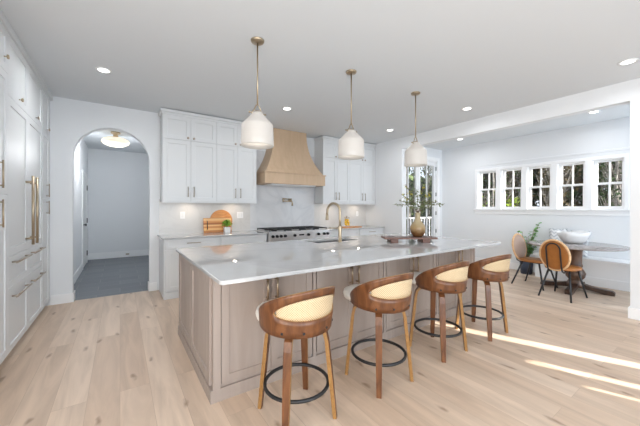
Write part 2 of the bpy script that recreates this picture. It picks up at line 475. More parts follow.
def FNY(Y): return Matrix(((1, 0, 0, 0), (0, 0, -1, Y), (0, 1, 0, 0), (0, 0, 0, 1)))          # faces -Y : (u,v,w)->(u, Y-w, v)
def FPX(X): return Matrix(((0, 0, 1, X), (1, 0, 0, 0), (0, 1, 0, 0), (0, 0, 0, 1)))           # faces +X : (u,v,w)->(X+w, u, v)
def FNX(X): return Matrix(((0, 0, -1, X), (-1, 0, 0, 0), (0, 1, 0, 0), (0, 0, 0, 1)))         # faces -X : (u,v,w)->(X-w,-u, v)

def pull(mtx, u, v, w, L, vert, parent, m, name='handle', r=0.006, off=0.032):
    b = MB(mtx); h = L / 2
    if vert:
        b.cyl((u, v - h, w + off), (u, v + h, w + off), r, 10)
        for k in (-1, 1): b.cyl((u, v + k * h * 0.82, w), (u, v + k * h * 0.82, w + off), r * 0.9, 8)
    else:
        b.cyl((u - h, v, w + off), (u + h, v, w + off), r, 10)
        for k in (-1, 1): b.cyl((u + k * h * 0.82, v, w), (u + k * h * 0.82, v, w + off), r * 0.9, 8)
    return b.build(name, m, parent)
def knob(mtx, u, v, w, parent, m):
    b = MB(mtx)
    b.cyl((u, v, w), (u, v, w + 0.018), 0.005, 8)
    b.tube([(u, v, w + 0.016), (u, v, w + 0.02), (u, v, w + 0.03), (u, v, w + 0.033)], [0.010, 0.018, 0.018, 0.012], 12)
    return b.build('knob', m, parent)

# ================================================================== dimensions
H = 2.92
XL, YW, XB, XD = -1.45, 5.48, 5.16, 7.2
YR = -2.4

# ================================================================== structure
def sbox(name, x0, x1, y0, y1, z0, z1, m, parent=None, bev=0):
    o = MB().box(x0, x1, y0, y1, z0, z1).build(name, m, parent, bev=bev)
    if not parent: struct(o)
    return o
sbox('floor', XL - 0.1, XD + 0.16, YR - 0.15, YW + 0.07, -0.1, 0.0, M['floor'])
sbox('floor_hall', -1.2, 1.0, YW + 0.07, 9.9, -0.1, 0.0, M['tile'])
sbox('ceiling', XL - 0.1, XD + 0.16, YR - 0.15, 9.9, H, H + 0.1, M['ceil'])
# back wall with the arched opening
ax, ar, asp = -0.084, 0.479, 2.10
pts = [(XL - 0.1, 0), (ax - ar, 0)]
pts += [(ax - ar * math.cos(PI * k / 32), asp + ar * math.sin(PI * k / 32)) for k in range(33)]
pts += [(ax + ar, 0), (XB + 0.0, 0), (XB + 0.0, H), (XL - 0.1, H)]
struct(MB().prism(pts, YW, YW + 0.14).build('wall_back', M['wall']))
# left wall with an added opening for the side fill lamp
lw = MB()
lw.box(XL - 0.1, XL, 1.2, YW, 0, H); lw.box(XL - 0.1, XL, YR, -2.3, 0, H)
lw.box(XL - 0.1, XL, -2.3, 1.2, 0, 0.3); lw.box(XL - 0.1, XL, -2.3, 1.2, 2.55, H)
struct(lw.build('wall_left', M['wall']))
# rear wall with slits added to shape sun streaks, and a fill-lamp opening
rw = MB(); r0, r1 = YR - 0.12, YR
slits = [(4.12, 4.20, 1.60), (4.33, 4.46, 1.80), (4.76, 4.94, 2.30)]  # invented slits, placed so sun streaks land on the floor
rw.box(XL - 0.1, -0.7, r0, r1, 0, H); rw.box(-0.7, 3.5, r0, r1, 0, 0.3); rw.box(-0.7, 3.5, r0, r1, 2.55, H)
rw.box(3.5, 4.12, r0, r1, 0, H)
rw.box(4.20, 4.33, r0, r1, 0, H); rw.box(4.46, 4.76, r0, r1, 0, H); rw.box(4.94, XD + 0.16, r0, r1, 0, H)
for a, b_, z in slits: rw.box(a, b_, r0, r1, z, H)
struct(rw.build('wall_rear', M['wall']))
# added unseen roof and side wall block sun at the wide rear opening
struct(MB().box(-3.6, 4.02, -6.6, r0, 2.62, 2.75).build('sun_block_roof', M['trim']))
struct(MB().box(4.0, 4.08, -6.6, r0, 0.0, 2.62).build('sun_block_wall', M['wall']))  # unseen wall added to keep slanting sun out of the rear opening
# right wall: pier, header, pier (wide opening to the dining nook)
Y1, Y2, ZB = 0.80, 4.31, 2.67
def prismX(pts, x0, x1):
    b = MB(Matrix(((0, 1, 0, 0), (1, 0, 0, 0), (0, 0, 1, 0), (0, 0, 0, 1))))
    return b.prism(pts, x0, x1)
struct(prismX([(YR, 0), (Y1, 0), (Y1, ZB), (Y2, ZB), (Y2, 0), (YW + 0.14, 0), (YW + 0.14, H), (YR, H)], XB, XB + 0.14).build('wall_right', M['wall']))
# dining walls
wx0, wx1 = XD, XD + 0.11
WZ0, WZ1 = 1.335, 2.235
wy = [(1.182 + 0.522 * k, 1.182 + 0.522 * k + 0.42) for k in range(5)]   # clear openings
dw = MB()
dw.box(wx0, wx1, YR, 4.80, 0, WZ0); dw.box(wx0, wx1, YR, 4.80, WZ1, H)
edges = [YR] + [e for p in wy for e in p] + [4.80]
for i in range(0, len(edges), 2): dw.box(wx0, wx1, edges[i], edges[i + 1], WZ0, WZ1)
struct(dw.build('wall_dining_side', M['wall']))
YE = 4.65
DX0, DX1, DZ = 5.46, 6.98, 2.60
de = MB()
de.box(XB + 0.14, DX0, YE, YE + 0.15, 0, H); de.box(DX1, wx0, YE, YE + 0.15, 0, H); de.box(DX0, DX1, YE, YE + 0.15, DZ, H)
struct(de.build('wall_dining_end', M['wall']))
# hallway
hx0, hx1, hyb = -0.69, 0.69, 9.72
sbox('wall_hall_left', hx0 - 0.1, hx0, YW + 0.14, hyb, 0, H, M['wall'])
sbox('wall_hall_right', hx1, hx1 + 0.1, YW + 0.14, hyb, 0, H, M['wall'])
sbox('wall_hall_back', hx0 - 0.1, hx1 + 0.1, hyb, hyb + 0.1, 0, H, M['wall'])

def baseboard(name, x0, x1, y0, y1, h=0.135):
    o = MB().box(x0, x1, y0, y1, 0, h).build(name, M['trim'], bev=0.004); return struct(o)
baseboard('baseboard_back_left', -0.80, ax - ar, YW - 0.018, YW)
baseboard('baseboard_back_right', ax + ar, 0.5, YW - 0.018, YW)
baseboard('baseboard_arch_left', ax - ar, ax - ar + 0.016, YW - 0.018, YW + 0.155)
baseboard('baseboard_arch_right', ax + ar - 0.016, ax + ar, YW - 0.018, YW + 0.155)
baseboard('baseboard_hall_back', hx0, hx1, hyb - 0.018, hyb, 0.17)
baseboard('baseboard_hall_left', hx0, hx0 + 0.018, YW + 0.14, 8.2, 0.15)
baseboard('baseboard_hall_right', hx1 - 0.018, hx1, YW + 0.14, hyb, 0.15)
baseboard('baseboard_pier', XB - 0.018, XB + 0.158, YR, Y1 + 0.018)
baseboard('baseboard_pier_far', XB - 0.018, XB + 0.158, Y2 - 0.018, 4.84)
baseboard('baseboard_dining_side', XD - 0.018, XD, 2.45, YE, 0.15)
baseboard('baseboard_dining_end', XB + 0.15, DX0 - 0.11, YE - 0.018, YE, 0.15)
baseboard('baseboard_dining_corner', DX1 + 0.09, XD - 0.018, YE - 0.018, YE, 0.15)

# dining windows
for i, (a, b_) in enumerate(wy):
    w = sempty('window_%d' % (i + 1), (XD + 0.1, (a + b_) / 2, WZ0))
    f = MB(); x0, x1 = XD + 0.042, XD + 0.10
    st = 0.042
    zm = 1.80
    # jamb liner
    f.box(XD + 0.001, XD + 0.108, a - 0.001, a + 0.008, WZ0, WZ1); f.box(XD + 0.001, XD + 0.108, b_ - 0.008, b_ + 0.001, WZ0, WZ1)
    f.box(XD + 0.001, XD + 0.108, a, b_, WZ1 - 0.008, WZ1 + 0.001); f.box(XD + 0.001, XD + 0.108, a, b_, WZ0 - 0.001, WZ0 + 0.008)
    f.build('window_frame', M['trim'], w)
    for (z0, z1, dx, nm) in ((WZ0 + 0.008, zm + 0.02, 0.0, 'lower_sash'), (zm - 0.02, WZ1 - 0.008, 0.03, 'upper_sash')):
        s_ = MB(); X0, X1 = x0 + dx, x0 + dx + 0.03
        s_.box(X0, X1, a + 0.008, a + st, z0, z1); s_.box(X0, X1, b_ - st - 0.018, b_ - 0.008, z0, z1)
        s_.box(X0, X1, a + st, b_ - st - 0.018, z0, z0 + (0.045 if dx == 0 else 0.035)); s_.box(X0, X1, a + st, b_ - st - 0.018, z1 - 0.035, z1)
        s_.box(X0 + 0.004, X1 - 0.004, (a + b_) / 2 - 0.021, (a + b_) / 2 + 0.003, z0 + 0.03, z1 - 0.03)
        so = s_.build(nm, M['trim'], w)
        MB().box(X0 + 0.013, X0 + 0.017, a + st - 0.005, b_ - st - 0.013, z0 + 0.03, z1 - 0.03).build('pane', M['glass'], so)
# casing around the window band
cs = MB(); cx0, cx1 = XD - 0.022, XD
ya, yb = wy[0][0], wy[-1][1]
cs.box(cx0, cx1, ya - 0.06, yb + 0.06, WZ1, WZ1 + 0.06)
cs.box(cx0, cx1, ya - 0.06, ya, WZ0, WZ1); cs.box(cx0, cx1, yb, yb + 0.06, WZ0, WZ1)
for k in range(4): cs.box(cx0, cx1, wy[k][1], wy[k + 1][0], WZ0, WZ1)
struct(cs.build('trim_window_casing', M['trim'], bev=0.003))
struct(MB().box(XD - 0.05, XD + 0.07, ya - 0.09, yb + 0.09, WZ0 - 0.03, WZ0).build('trim_window_sill', M['trim'], bev=0.005))
struct(MB().box(XD - 0.02, XD, ya - 0.07, yb + 0.07, WZ0 - 0.115, WZ0 - 0.03).build('trim_window_apron', M['trim'], bev=0.004))
struct(MB().box(XD - 0.014, XD, ya - 0.07, yb + 0.07, 2.36, 2.40).build('trim_picture_rail', M['wall'], bev=0.004))

# glazed double door in the dining end wall
d1 = sempty('door_1', ((DX0 + DX1) / 2, YE, 0))
fr = MB()
fr.box(DX0 - 0.09, DX0, YE - 0.02, YE, 0, DZ + 0.09); fr.box(DX1, DX1 + 0.09, YE - 0.02, YE, 0, DZ + 0.09)
fr.box(DX0, DX1, YE - 0.02, YE, DZ, DZ + 0.09)
fr.build('door_casing', M['trim'], d1, bev=0.003)
jb = MB()
jb.box(DX0, DX0 + 0.02, YE, YE + 0.15, 0, DZ); jb.box(DX1 - 0.02, DX1, YE, YE + 0.15, 0, DZ); jb.box(DX0, DX1, YE, YE + 0.15, DZ - 0.02, DZ)
jb.build('door_jamb', M['trim'], d1)
mid = (DX0 + DX1) / 2
for (a, b_, side) in ((DX0 + 0.02, mid - 0.002, 0), (mid + 0.002, DX1 - 0.02, 1)):
    lf = MB(); y0, y1 = YE + 0.03, YE + 0.075
    st = 0.085
    lf.box(a, a + st, y0, y1, 0.01, DZ - 0.022); lf.box(b_ - st, b_, y0, y1, 0.01, DZ - 0.022)
    lf.box(a + st, b_ - st, y0, y1, 0.01, 0.25); lf.box(a + st, b_ - st, y0, y1, DZ - 0.13, DZ - 0.022)
    c_ = (a + b_) / 2
    lf.box(c_ - 0.014, c_ + 0.014, y0 + 0.008, y1 - 0.008, 0.25, DZ - 0.13)
    lf.box(a + st, b_ - st, y0 + 0.008, y1 - 0.008, 1.395, 1.425)
    leaf = lf.build('door_leaf', M['door'], d1, bev=0.003)
    MB().box(a + st - 0.005, b_ - st + 0.005, y0 + 0.02, y0 + 0.024, 0.245, DZ - 0.125).build('glass_pane', M['glass'], leaf)
    hxx = a if side == 0 else b_
    for hz in (0.75, 1.22, 1.72, 2.40):
        MB().cyl((hxx, y0 - 0.006, hz - 0.05), (hxx, y0 - 0.006, hz + 0.05), 0.012, 10).build('hinge', M['hinge'], leaf)
MB().cyl((mid + 0.05, YE + 0.03, 1.0), (mid + 0.05, YE - 0.03, 1.0), 0.012, 10).tube([(mid + 0.05, YE - 0.025, 1.0), (mid + 0.16, YE - 0.025, 1.0)], 0.009, 10).build('door_handle', M['hinge'], d1)

# hallway door in the left hall wall
d2 = sempty('door_2', (hx0, 8.75, 0))
hd = MB(FPX(hx0))
hd.box(8.20, 8.29, 0, 2.19, 0, 0.02); hd.box(9.20, 9.29, 0, 2.19, 0, 0.02); hd.box(8.29, 9.20, 2.10, 2.19, 0, 0.02)
hd.build('door_casing', M['trim'], d2)
hl = MB(FPX(hx0)).shaker(8.29, 9.20, 0.01, 2.10, 0.0, 0.012, 0.12, 0.006).build('door_leaf', M['door'], d2)
for z in (0.25, 1.05, 1.85): MB(FPX(hx0)).cyl((9.19, z - 0.06, 0.016), (9.19, z + 0.06, 0.016), 0.014, 10).build('hinge', M['hinge'], hl)
kb = MB(FPX(hx0)); kb.cyl((8.37, 0.98, 0.01), (8.37, 0.98, 0.05), 0.014, 10); kb.tube([(8.37, 0.98, 0.045), (8.37, 0.98, 0.055), (8.37, 0.98, 0.075)], [0.02, 0.03, 0.024], 12)
kb.build('door_knob', M['hinge'], hl)

# ================================================================== ceiling lights
def can(x, y, label, e=None):
    t = thing('recessed_ceiling_light', (x, y, H), label, 'ceiling light', 'recessed ceiling lights')
    MB().lathe([(0.078, -0.001), (0.078, -0.006), (0.055, -0.007), (0.053, 0.0)], (x, y, H), 28, cap=(False, False)).build('trim_ring', M['trim'], t)
    MB().lathe([(0.054, -0.003), (0.054, -0.0055)], (x, y, H), 24).build('lens', M['lens'], t)
    d = bpy.data.lights.new('lamp', 'AREA'); d.shape = 'DISK'; d.size = 0.12; d.energy = e or CAN_W; d.color = (0.97, 0.98, 1.0); d.spread = math.radians(170)
    o = bpy.data.objects.new('lamp', d); COL.objects.link(o); o.parent = t; o.location = (0, 0, -0.012)
    return t
can(-0.153, 4.12, 'round recessed ceiling light in front of the arched doorway', 9)
can(2.166, 4.078, 'round recessed ceiling light between the first two pendants, in front of the range hood')
can(4.502, 2.477, 'round recessed ceiling light near the header, right of the third pendant')
can(4.481, 0.711, 'nearest recessed ceiling light, at the upper right edge of the photo')
can(4.465, 4.031, 'recessed ceiling light between the second and third pendants')
can(6.36, 1.394, 'recessed ceiling light in the dining nook, above the round table', 8)
can(6.353, 3.658, 'recessed ceiling light in the dining nook, near its glazed door', 8)

hg = thing('flush_ceiling_light', (-0.075, 7.35, H), 'shallow opal glass flush light with brass centre on the hallway ceiling', 'ceiling light')
MB().lathe([(0.085, 0), (0.085, -0.03), (0.045, -0.05), (0.045, -0.12)], (-0.075, 7.35, H), 24).build('brass_canopy', M['brass'], hg)
MB().lathe([(0.04, -0.105), (0.15, -0.125), (0.225, -0.16), (0.245, -0.205), (0.22, -0.245), (0.14, -0.285), (0.03, -0.30)], (-0.075, 7.35, H), 40).build('glass_shade', M['opalhall'], hg)
d = bpy.data.lights.new('lamp', 'POINT'); d.energy = 24; d.color = (0.95, 0.97, 1.0); d.shadow_soft_size = 0.2
o = bpy.data.objects.new('lamp', d); COL.objects.link(o); o.parent = hg; o.location = (0, 0, -0.55)

# pendants
def pendant():
    t = thing('pendant_light', (0, 0, 0), '', 'pendant light', 'pendants over the island')
    MB().lathe([(0.062, 0), (0.062, -0.008), (0.055, -0.02), (0.012, -0.026)], (0, 0, 0), 28).build('canopy', M['brass'], t)
    MB().cyl((0, 0, -0.02), (0, 0, -0.60), 0.0075, 10).build('rod', M['brass'], t)
    y = MB()
    for k in (-1, 1): y.tube([(0, 0, -0.595), (k * 0.016, 0, -0.615), (k * 0.036, 0, -0.660), (k * 0.052, 0, -0.674), (k * 0.052, 0, -0.70)], 0.006, 8)
    for k in range(2):
        y.cyl((math.cos(k * PI) * 0.048, 0, -0.683), (math.cos(k * PI) * 0.075, 0, -0.683), 0.005, 8)
        y.ell((math.cos(k * PI) * 0.078, 0, -0.683), 0.009, 0.009, 0.009, 8, 6)
    y.build('yoke', M['brass'], t)
    pr = [(0.050, -0.678), (0.052, -0.692), (0.062, -0.703), (0.095, -0.738), (0.134, -0.778), (0.1425, -0.79), (0.145, -0.805), (0.147, -0.86), (0.149, -0.93), (0.151, -0.985), (0.147, -0.99),
          (0.144, -0.93), (0.140, -0.81), (0.126, -0.782), (0.095, -0.748), (0.047, -0.706), (0.045, -0.678)]
    MB().lathe(pr, (0, 0, 0), 40, cap=(False, False), closed=True).build('glass_shade', M['opal'], t)
    MB().cyl((0, 0, -0.66), (0, 0, -0.75), 0.022, 12).lathe([(0.047, -0.676), (0.047, -0.682)], (0, 0, 0), 20).build('socket', M['brass'], t)
    MB().ell((0, 0, -0.80), 0.032, 0.032, 0.045).build('bulb', M['lens'], t)
    d = bpy.data.lights.new('lamp', 'POINT'); d.energy = PEND_W; d.color = (1, 0.93, 0.83); d.shadow_soft_size = 0.06
    o = bpy.data.objects.new('lamp', d); COL.objects.link(o); o.parent = t; o.location = (0, 0, -0.88)
    return t
p0 = pendant(); p0.location = (1.06, 2.58, H); p0['label'] = 'white bell glass pendant on a brass rod, nearest and leftmost of the three'
dup(p0, (2.19, 2.56, H), 'white bell glass pendant on a brass rod, the middle one of the three')
dup(p0, (3.32, 2.54, H), 'white bell glass pendant on a brass rod, farthest, above the leafy vase')

# ================================================================== tall cabinets on the left
XF = -0.807
FX = FPX(XF)
def tall_cab(name, label, y0, y1, group=None):
    t = thing(name, ((XL + XF) / 2, (y0 + y1) / 2, 0), label, 'cabinet', group)
    b = MB(); b.box(XL, XF, y0, y1, 0.10, 2.90); b.box(XL, XF - 0.06, y0, y1, 0, 0.10)
    b.build('body', M['cab'], t)
    return t
c1 = tall_cab('pantry_cabinet', 'white tall pantry cabinet at the left edge, with long vertical bar pulls', 2.64, 3.55)
def fdoor(par, y0, y1, z0, z1, h=None, hl=0.16, hy=None, name='door', kn=None, rail=0.065):
    dd = MB(FX).shaker(y0, y1, z0, z1, 0, 0.02, rail).build(name, M['cab'], par)
    if h == 'v': pull(FX, hy, h_z, 0.02, hl, True, dd, M['brass'])
    return dd
for (y0, y1, hy) in ((2.64, 3.095, 3.04), (3.095, 3.55, 3.29)):
    for (z0, z1, hz, hl) in ((0.10, 1.465, 1.31, 0.22), (1.465, 2.49, 1.62, 0.22)):
        dd = MB(FX).shaker(y0, y1, z0, z1, 0, 0.02, 0.065).build('door', M['cab'], c1)
        pull(FX, hy, hz, 0.02, hl, True, dd, M['brass'])
    dd = MB(FX).shaker(y0, y1, 2.49, 2.85, 0, 0.02, 0.065).build('upper_door', M['cab'], c1)
    knob(FX, (y0 + y1) / 2 + (0.12 if y1 > 3.2 else 0), 2.60, 0.02, dd, M['brass'])
c2 = tall_cab('panelled_refrigerator', 'white panelled refrigerator with two tall brass handles side by side', 3.55, 4.88)
c2['category'] = 'refrigerator'
for (y0, y1, hy, sgn) in ((3.55, 4.205, 4.115, 1), (4.205, 4.88, 4.29, -1)):
    dd = MB(FX).shaker(y0, y1, 0.93, 2.32, 0, 0.02, 0.07).build('door', M['cab'], c2)
    hh = pull(FX, hy, 1.33, 0.02, 0.70, True, dd, M['brass'], r=0.012, off=0.055)
    for (z0, z1, hz) in ((0.66, 0.93, 0.875), (0.10, 0.66, 0.575)):
        dr = MB(FX).shaker(y0, y1, z0, z1, 0, 0.02, 0.055).build('drawer', M['cab'], c2)
        pull(FX, (y0 + y1) / 2, hz, 0.02, 0.52, False, dr, M['nickel'], r=0.009, off=0.04)
    ud = MB(FX).shaker(y0, y1, 2.32, 2.85, 0, 0.02, 0.065).build('upper_door', M['cab'], c2)
    knob(FX, (y0 + y1) / 2, 2.375, 0.02, ud, M['brass'] if sgn > 0 else M['nickel'])
c3 = tall_cab('narrow_tall_cabinet', 'white narrow tall cabinet beside the arch wall, with short bar pulls', 4.88, YW)
for (z0, z1, hz) in ((0.10, 1.47, 1.36), (1.47, 2.32, 1.58)):
    dd = MB(FX).shaker(4.90, 5.30, z0, z1, 0, 0.02, 0.06).build('door', M['cab'], c3)
    pull(FX, 5.10, hz, 0.02, 0.17, True, dd, M['nickel'])
dd = MB(FX).shaker(4.90, 5.30, 2.32, 2.85, 0, 0.02, 0.06).build('upper_door', M['cab'], c3)
knob(FX, 5.15, 2.375, 0.02, dd, M['nickel'])
struct(MB().box(XL, XF + 0.035, 2.64, YW, 2.85, H).build('trim_left_crown', M['cab'], bev=0.006))

# ================================================================== range wall
YC, YU, YWALL = 4.848, 5.148, YW
FB = FNY(YC); FU = FNY(YU)
# backsplash slab
struct(MB().box(0.53, 2.095, YWALL - 0.014, YWALL, 0.90, 1.50).box(3.59, XB, YWALL - 0.014, YWALL, 0.90, 1.50).build('wall_backsplash_sides', M['splash']))
struct(MB().box(2.095, 3.59, YWALL - 0.014, YWALL, 0.90, 2.5).build('wall_backsplash_range', M['marble']))
YS = YWALL - 0.014

def base_cab(x0, x1, label, drawers, hp=None, dr_open=True, doors=2):
    t = thing('base_cabinet', ((x0 + x1) / 2, YC + 0.3, 0), label, 'cabinet', 'base cabinets on the range wall')
    b = MB(); b.box(x0, x1, YC, YS, 0.10, 0.89); b.box(x0 + 0.0, x1, YC - 0.018, YS, 0, 0.10)
    b.build('body', M['cab'], t, bev=0.002)
    for (a, c, hx) in drawers:
        dr = MB(FB).shaker(a, c, 0.735, 0.885, 0, 0.02, 0.04).build('drawer', M['cab'], t)
        if hx: pull(FB, hx, 0.82, 0.02, 0.20, False, dr, M['nickel'])
    n = doors; w = (x1 - x0 - 0.04) / n
    for k in range(n):
        a = x0 + 0.02 + k * w
        dd = MB(FB).shaker(a, a + w, 0.115, 0.73, 0, 0.02, 0.06).build('door', M['cab'], t)
        pull(FB, a + (w - 0.045 if k % 2 == 0 else 0.045), 0.60, 0.02, 0.16, True, dd, M['nickel'])
    return t
base_cab(0.53, 1.345, 'white base cabinet at the left end of the range wall, nearest the arch', [(0.55, 1.325, 0.94)])
base_cab(1.345, 2.17, 'white base cabinet just left of the range', [(1.365, 2.15, None)])
base_cab(3.51, 4.36, 'white base cabinet just right of the range', [(3.53, 4.34, None)])
base_cab(4.36, 5.15, 'white base cabinet at the right end of the range wall, beside the pier', [(4.38, 5.13, 4.74)])
for (a, b_, lab) in ((0.505, 2.175, 'pale quartz worktop left of the range, under the cutting boards'), (3.505, 5.155, 'pale quartz worktop right of the range')):
    w = MB().box(a, b_, YC - 0.035, YS - 0.001, 0.892, 0.917).build('worktop', M['quartz'], bev=0.004)
    tag(w, lab, 'worktop')

def wall_cab(x0, x1, label, lid, kx):
    zb, zs, zt = 1.462, 2.448, 2.83
    t = thing('wall_cabinet', ((x0 + x1) / 2, YU + 0.15, zb), label, 'cabinet', 'wall cabinets beside the hood')
    b = MB(); b.box(x0, x1, YU, YS - 0.002, zb, zt + 0.06); b.box(x0, x1, YU - 0.018, YU, zb - 0.022, zb); b.build('body', M['cab'], t)
    m = kx
    for (a, c, s) in ((x0, m, 1), (m, x1, -1)):
        dd = MB(FU).shaker(a, c, zb, zs, 0, 0.02, 0.065).build('door', M['cab'], t)
        hx = m - s * 0.045
        pull(FU, hx, zb + 0.155, 0.02, 0.17, True, dd, M['nickel'])
        ud = MB(FU).shaker(a, c, zs, zt, 0, 0.02, 0.065).build('upper_door', M['cab'], t)
        knob(FU, hx, zs + 0.04, 0.02, ud, M['nickel'])
    MB().lathe([(0.034, -0.0005), (0.034, -0.009), (0.028, -0.011), (0.02, -0.011)], ((x0 + x1) / 2, YU + 0.13, zb), 20).build('puck_light', M['warm'], t)
    d = bpy.data.lights.new('puck_lamp', 'AREA'); d.shape = 'DISK'; d.size = 0.06; d.energy = 0.75; d.color = (1, 0.82, 0.64)
    o = bpy.data.objects.new('puck_lamp', d); COL.objects.link(o); o.parent = t; o.location = (0, -0.02, -0.014)
    return t
wall_cab(0.545, 1.368, 'white two-tier wall cabinet at the left end, nearest the arch', 0, 0.955)
wall_cab(1.368, 2.088, 'white two-tier wall cabinet directly left of the hood', 0, 1.735)
wall_cab(3.597, 4.345, 'white two-tier wall cabinet directly right of the hood', 0, 3.975)
wall_cab(4.345, 5.155, 'white two-tier wall cabinet at the right end, beside the pier', 0, 4.76)
for i, (a, b_) in enumerate(((0.515, 2.115), (3.570, 5.158))):
    cr = MB(FU)
    cr.box(a + 0.018, b_ - 0.018, 2.825, 2.86, 0.0, 0.028); cr.box(a, b_, 2.86, 2.905, -0.31, 0.05)
    struct(cr.build('trim_crown_%d' % (i + 1), M['cab'], bev=0.004))

# hood
hood = thing('range_hood', (2.842, 5.2, 1.80), 'pale oak range hood with flared sides above the range', 'range hood')
hb = MB(); rings = []
for k in range(15):
    s_ = k / 14
    fl = (1 - s_) ** 2.3
    hw = 0.372 + (0.645 - 0.372) * fl
    yf = 5.19 - (5.19 - 4.96) * fl
    z = 2.03 + (H - 0.005 - 2.03) * s_
    rings.append([(2.842 - hw, YS - 0.002, z), (2.842 - hw, yf, z), (2.842 + hw, yf, z), (2.842 + hw, YS - 0.002, z)])
hb.rings(rings, 0, False)
hb.build('flared_body', M['oak'], hood)
bd = MB(); bd.box(2.842 - 0.668, 2.842 + 0.668, 4.932, YS - 0.002, 1.815, 2.015, bev=0.003); bd.build('band', M['oak'], hood)
MB().box(2.842 - 0.685, 2.842 + 0.685, 4.915, YS - 0.002, 2.012, 2.032, bev=0.004).build('band_moulding', M['oak'], hood)
MB().box(2.842 - 0.50, 2.842 + 0.50, 5.02, 5.40, 1.80, 1.816).build('vent_insert', M['steel'], hood)

# range
rx0, rx1 = 2.182, 3.502
RY = 4.77
rg = thing('range_cooker', (2.842, 5.1, 0), 'wide stainless steel gas range under the oak hood', 'range')
b = MB(); b.box(rx0, rx1, RY + 0.03, YS - 0.002, 0.10, 0.925); b.box(rx0 + 0.02, rx1 - 0.02, RY + 0.08, YS - 0.01, 0, 0.10)
b.build('body', M['steel'], rg)
FR = FNY(RY + 0.03)
cp = MB(FR); cp.box(rx0, rx1, 0.77, 0.925, 0, 0.035, bev=0.006); cp.build('control_panel', M['steel'], rg)
MB(FR).box(2.79, 2.90, 0.835, 0.862, 0.035, 0.038).build('display', M['display'], rg)
for x in (2.245, 2.325, 2.405, 2.49, 2.69, 2.99, 3.225, 3.36, 3.445):
    k = MB(FR); k.tube([(x, 0.845, 0.034), (x, 0.845, 0.05), (x, 0.845, 0.075), (x, 0.845, 0.08)], [0.029, 0.026, 0.024, 0.019], 16)
    k.build('knob', M['display'], rg)
for (a, c) in ((rx0 + 0.01, 2.98), (2.99, rx1 - 0.01)):
    dd = MB(FR).box(a, c, 0.16, 0.755, 0, 0.03, bev=0.004).build('oven_door', M['steel'], rg)
    pull(FR, (a + c) / 2, 0.70, 0.03, c - a - 0.06, False, dd, M['steel'], r=0.013, off=0.06)
    MB(FR).box(a + 0.1, c - 0.1, 0.30, 0.58, 0.03, 0.033).build('oven_window', M['display'], dd)
for k in range(4):
    a = rx0 + 0.03 + k * 0.317
    g = MB(); z0, z1 = 0.952, 0.966
    x0, x1, y0, y1 = a, a + 0.305, 4.82, 5.40
    for x in (x0, (x0 + x1) / 2 - 0.007, x1 - 0.014): g.box(x, x + 0.014, y0, y1, z0, z1)
    for j in range(5):
        y = y0 + j * (y1 - y0 - 0.014) / 4; g.box(x0, x1, y, y + 0.014, z0, z1)
    for x in (x0, x1 - 0.014):
        for y in (y0, y1 - 0.014): g.box(x, x + 0.014, y, y + 0.014, 0.925, z0)
    gr_ = g.build('grate', M['iron'], rg)
    for y in (4.965, 5.255):
        MB().lathe([(0.055, 0), (0.055, 0.012), (0.035, 0.02)], ((x0 + x1) / 2, y, 0.925), 20).build('burner', M['iron'], gr_)

# pot filler
pf = thing('pot_filler', (2.95, YS, 1.42), 'brass wall mounted pot filler tap above the range', 'tap')
b = MB(); b.tube([(2.97, YS, 1.52), (2.97, YS - 0.012, 1.52)], 0.035, 18); b.cyl((2.97, YS - 0.01, 1.52), (2.97, YS - 0.07, 1.52), 0.014, 10)
b.build('wall_flange', M['brass'], pf)
b = MB(); b.tube([(2.97, YS - 0.06, 1.545), (2.76, YS - 0.10, 1.545)], 0.013, 10); b.tube([(2.76, YS - 0.10, 1.545), (2.76, YS - 0.10, 1.50), (2.90, YS - 0.20, 1.49)], 0.013, 10)
b.cyl((2.97, YS - 0.06, 1.50), (2.97, YS - 0.06, 1.56), 0.014, 10); b.cyl((2.76, YS - 0.10, 1.48), (2.76, YS - 0.10, 1.56), 0.013, 10)
b.build('swing_arm', M['brass'], pf)
b = MB(); b.tube([(2.88, YS - 0.19, 1.49), (2.91, YS - 0.205, 1.487), (2.915, YS - 0.21, 1.46), (2.915, YS - 0.21, 1.40)], [0.013, 0.014, 0.016, 0.018], 10)
b.build('spout', M['brass'], pf)

# outlets
def outlet(x, z, w, label):
    t = thing('wall_outlet', (x, YS, z - 0.06), label, 'outlet', 'outlets on the backsplash')
    MB(FNY(YS)).box(x - w / 2, x + w / 2, z - 0.06, z + 0.06, 0, 0.006, bev=0.002).build('plate', M['outlet'], t)
    n = 1 if w < 0.1 else 2
    for k in range(n):
        xx = x + (k - (n - 1) / 2) * 0.046
        MB(FNY(YS)).box(xx - 0.016, xx + 0.016, z - 0.034, z + 0.034, 0.006, 0.008, bev=0.001).build('socket_insert', M['ceramic'], t)
outlet(0.885, 1.232, 0.075, 'white single outlet plate on the backsplash, left of the cutting boards')
outlet(1.893, 1.222, 0.12, 'white double outlet plate on the backsplash, right of the cutting boards')
outlet(4.867, 1.215, 0.075, 'white single outlet plate on the backsplash, right of the lemon jar')
oo = thing('wall_outlet', (0.17, hyb - 0.018, 0.05), 'tiny dark outlet in the hallway baseboard', 'outlet')
MB().box(0.13, 0.21, hyb - 0.022, hyb - 0.018, 0.06, 0.10).build('plate', M['nickel'], oo)

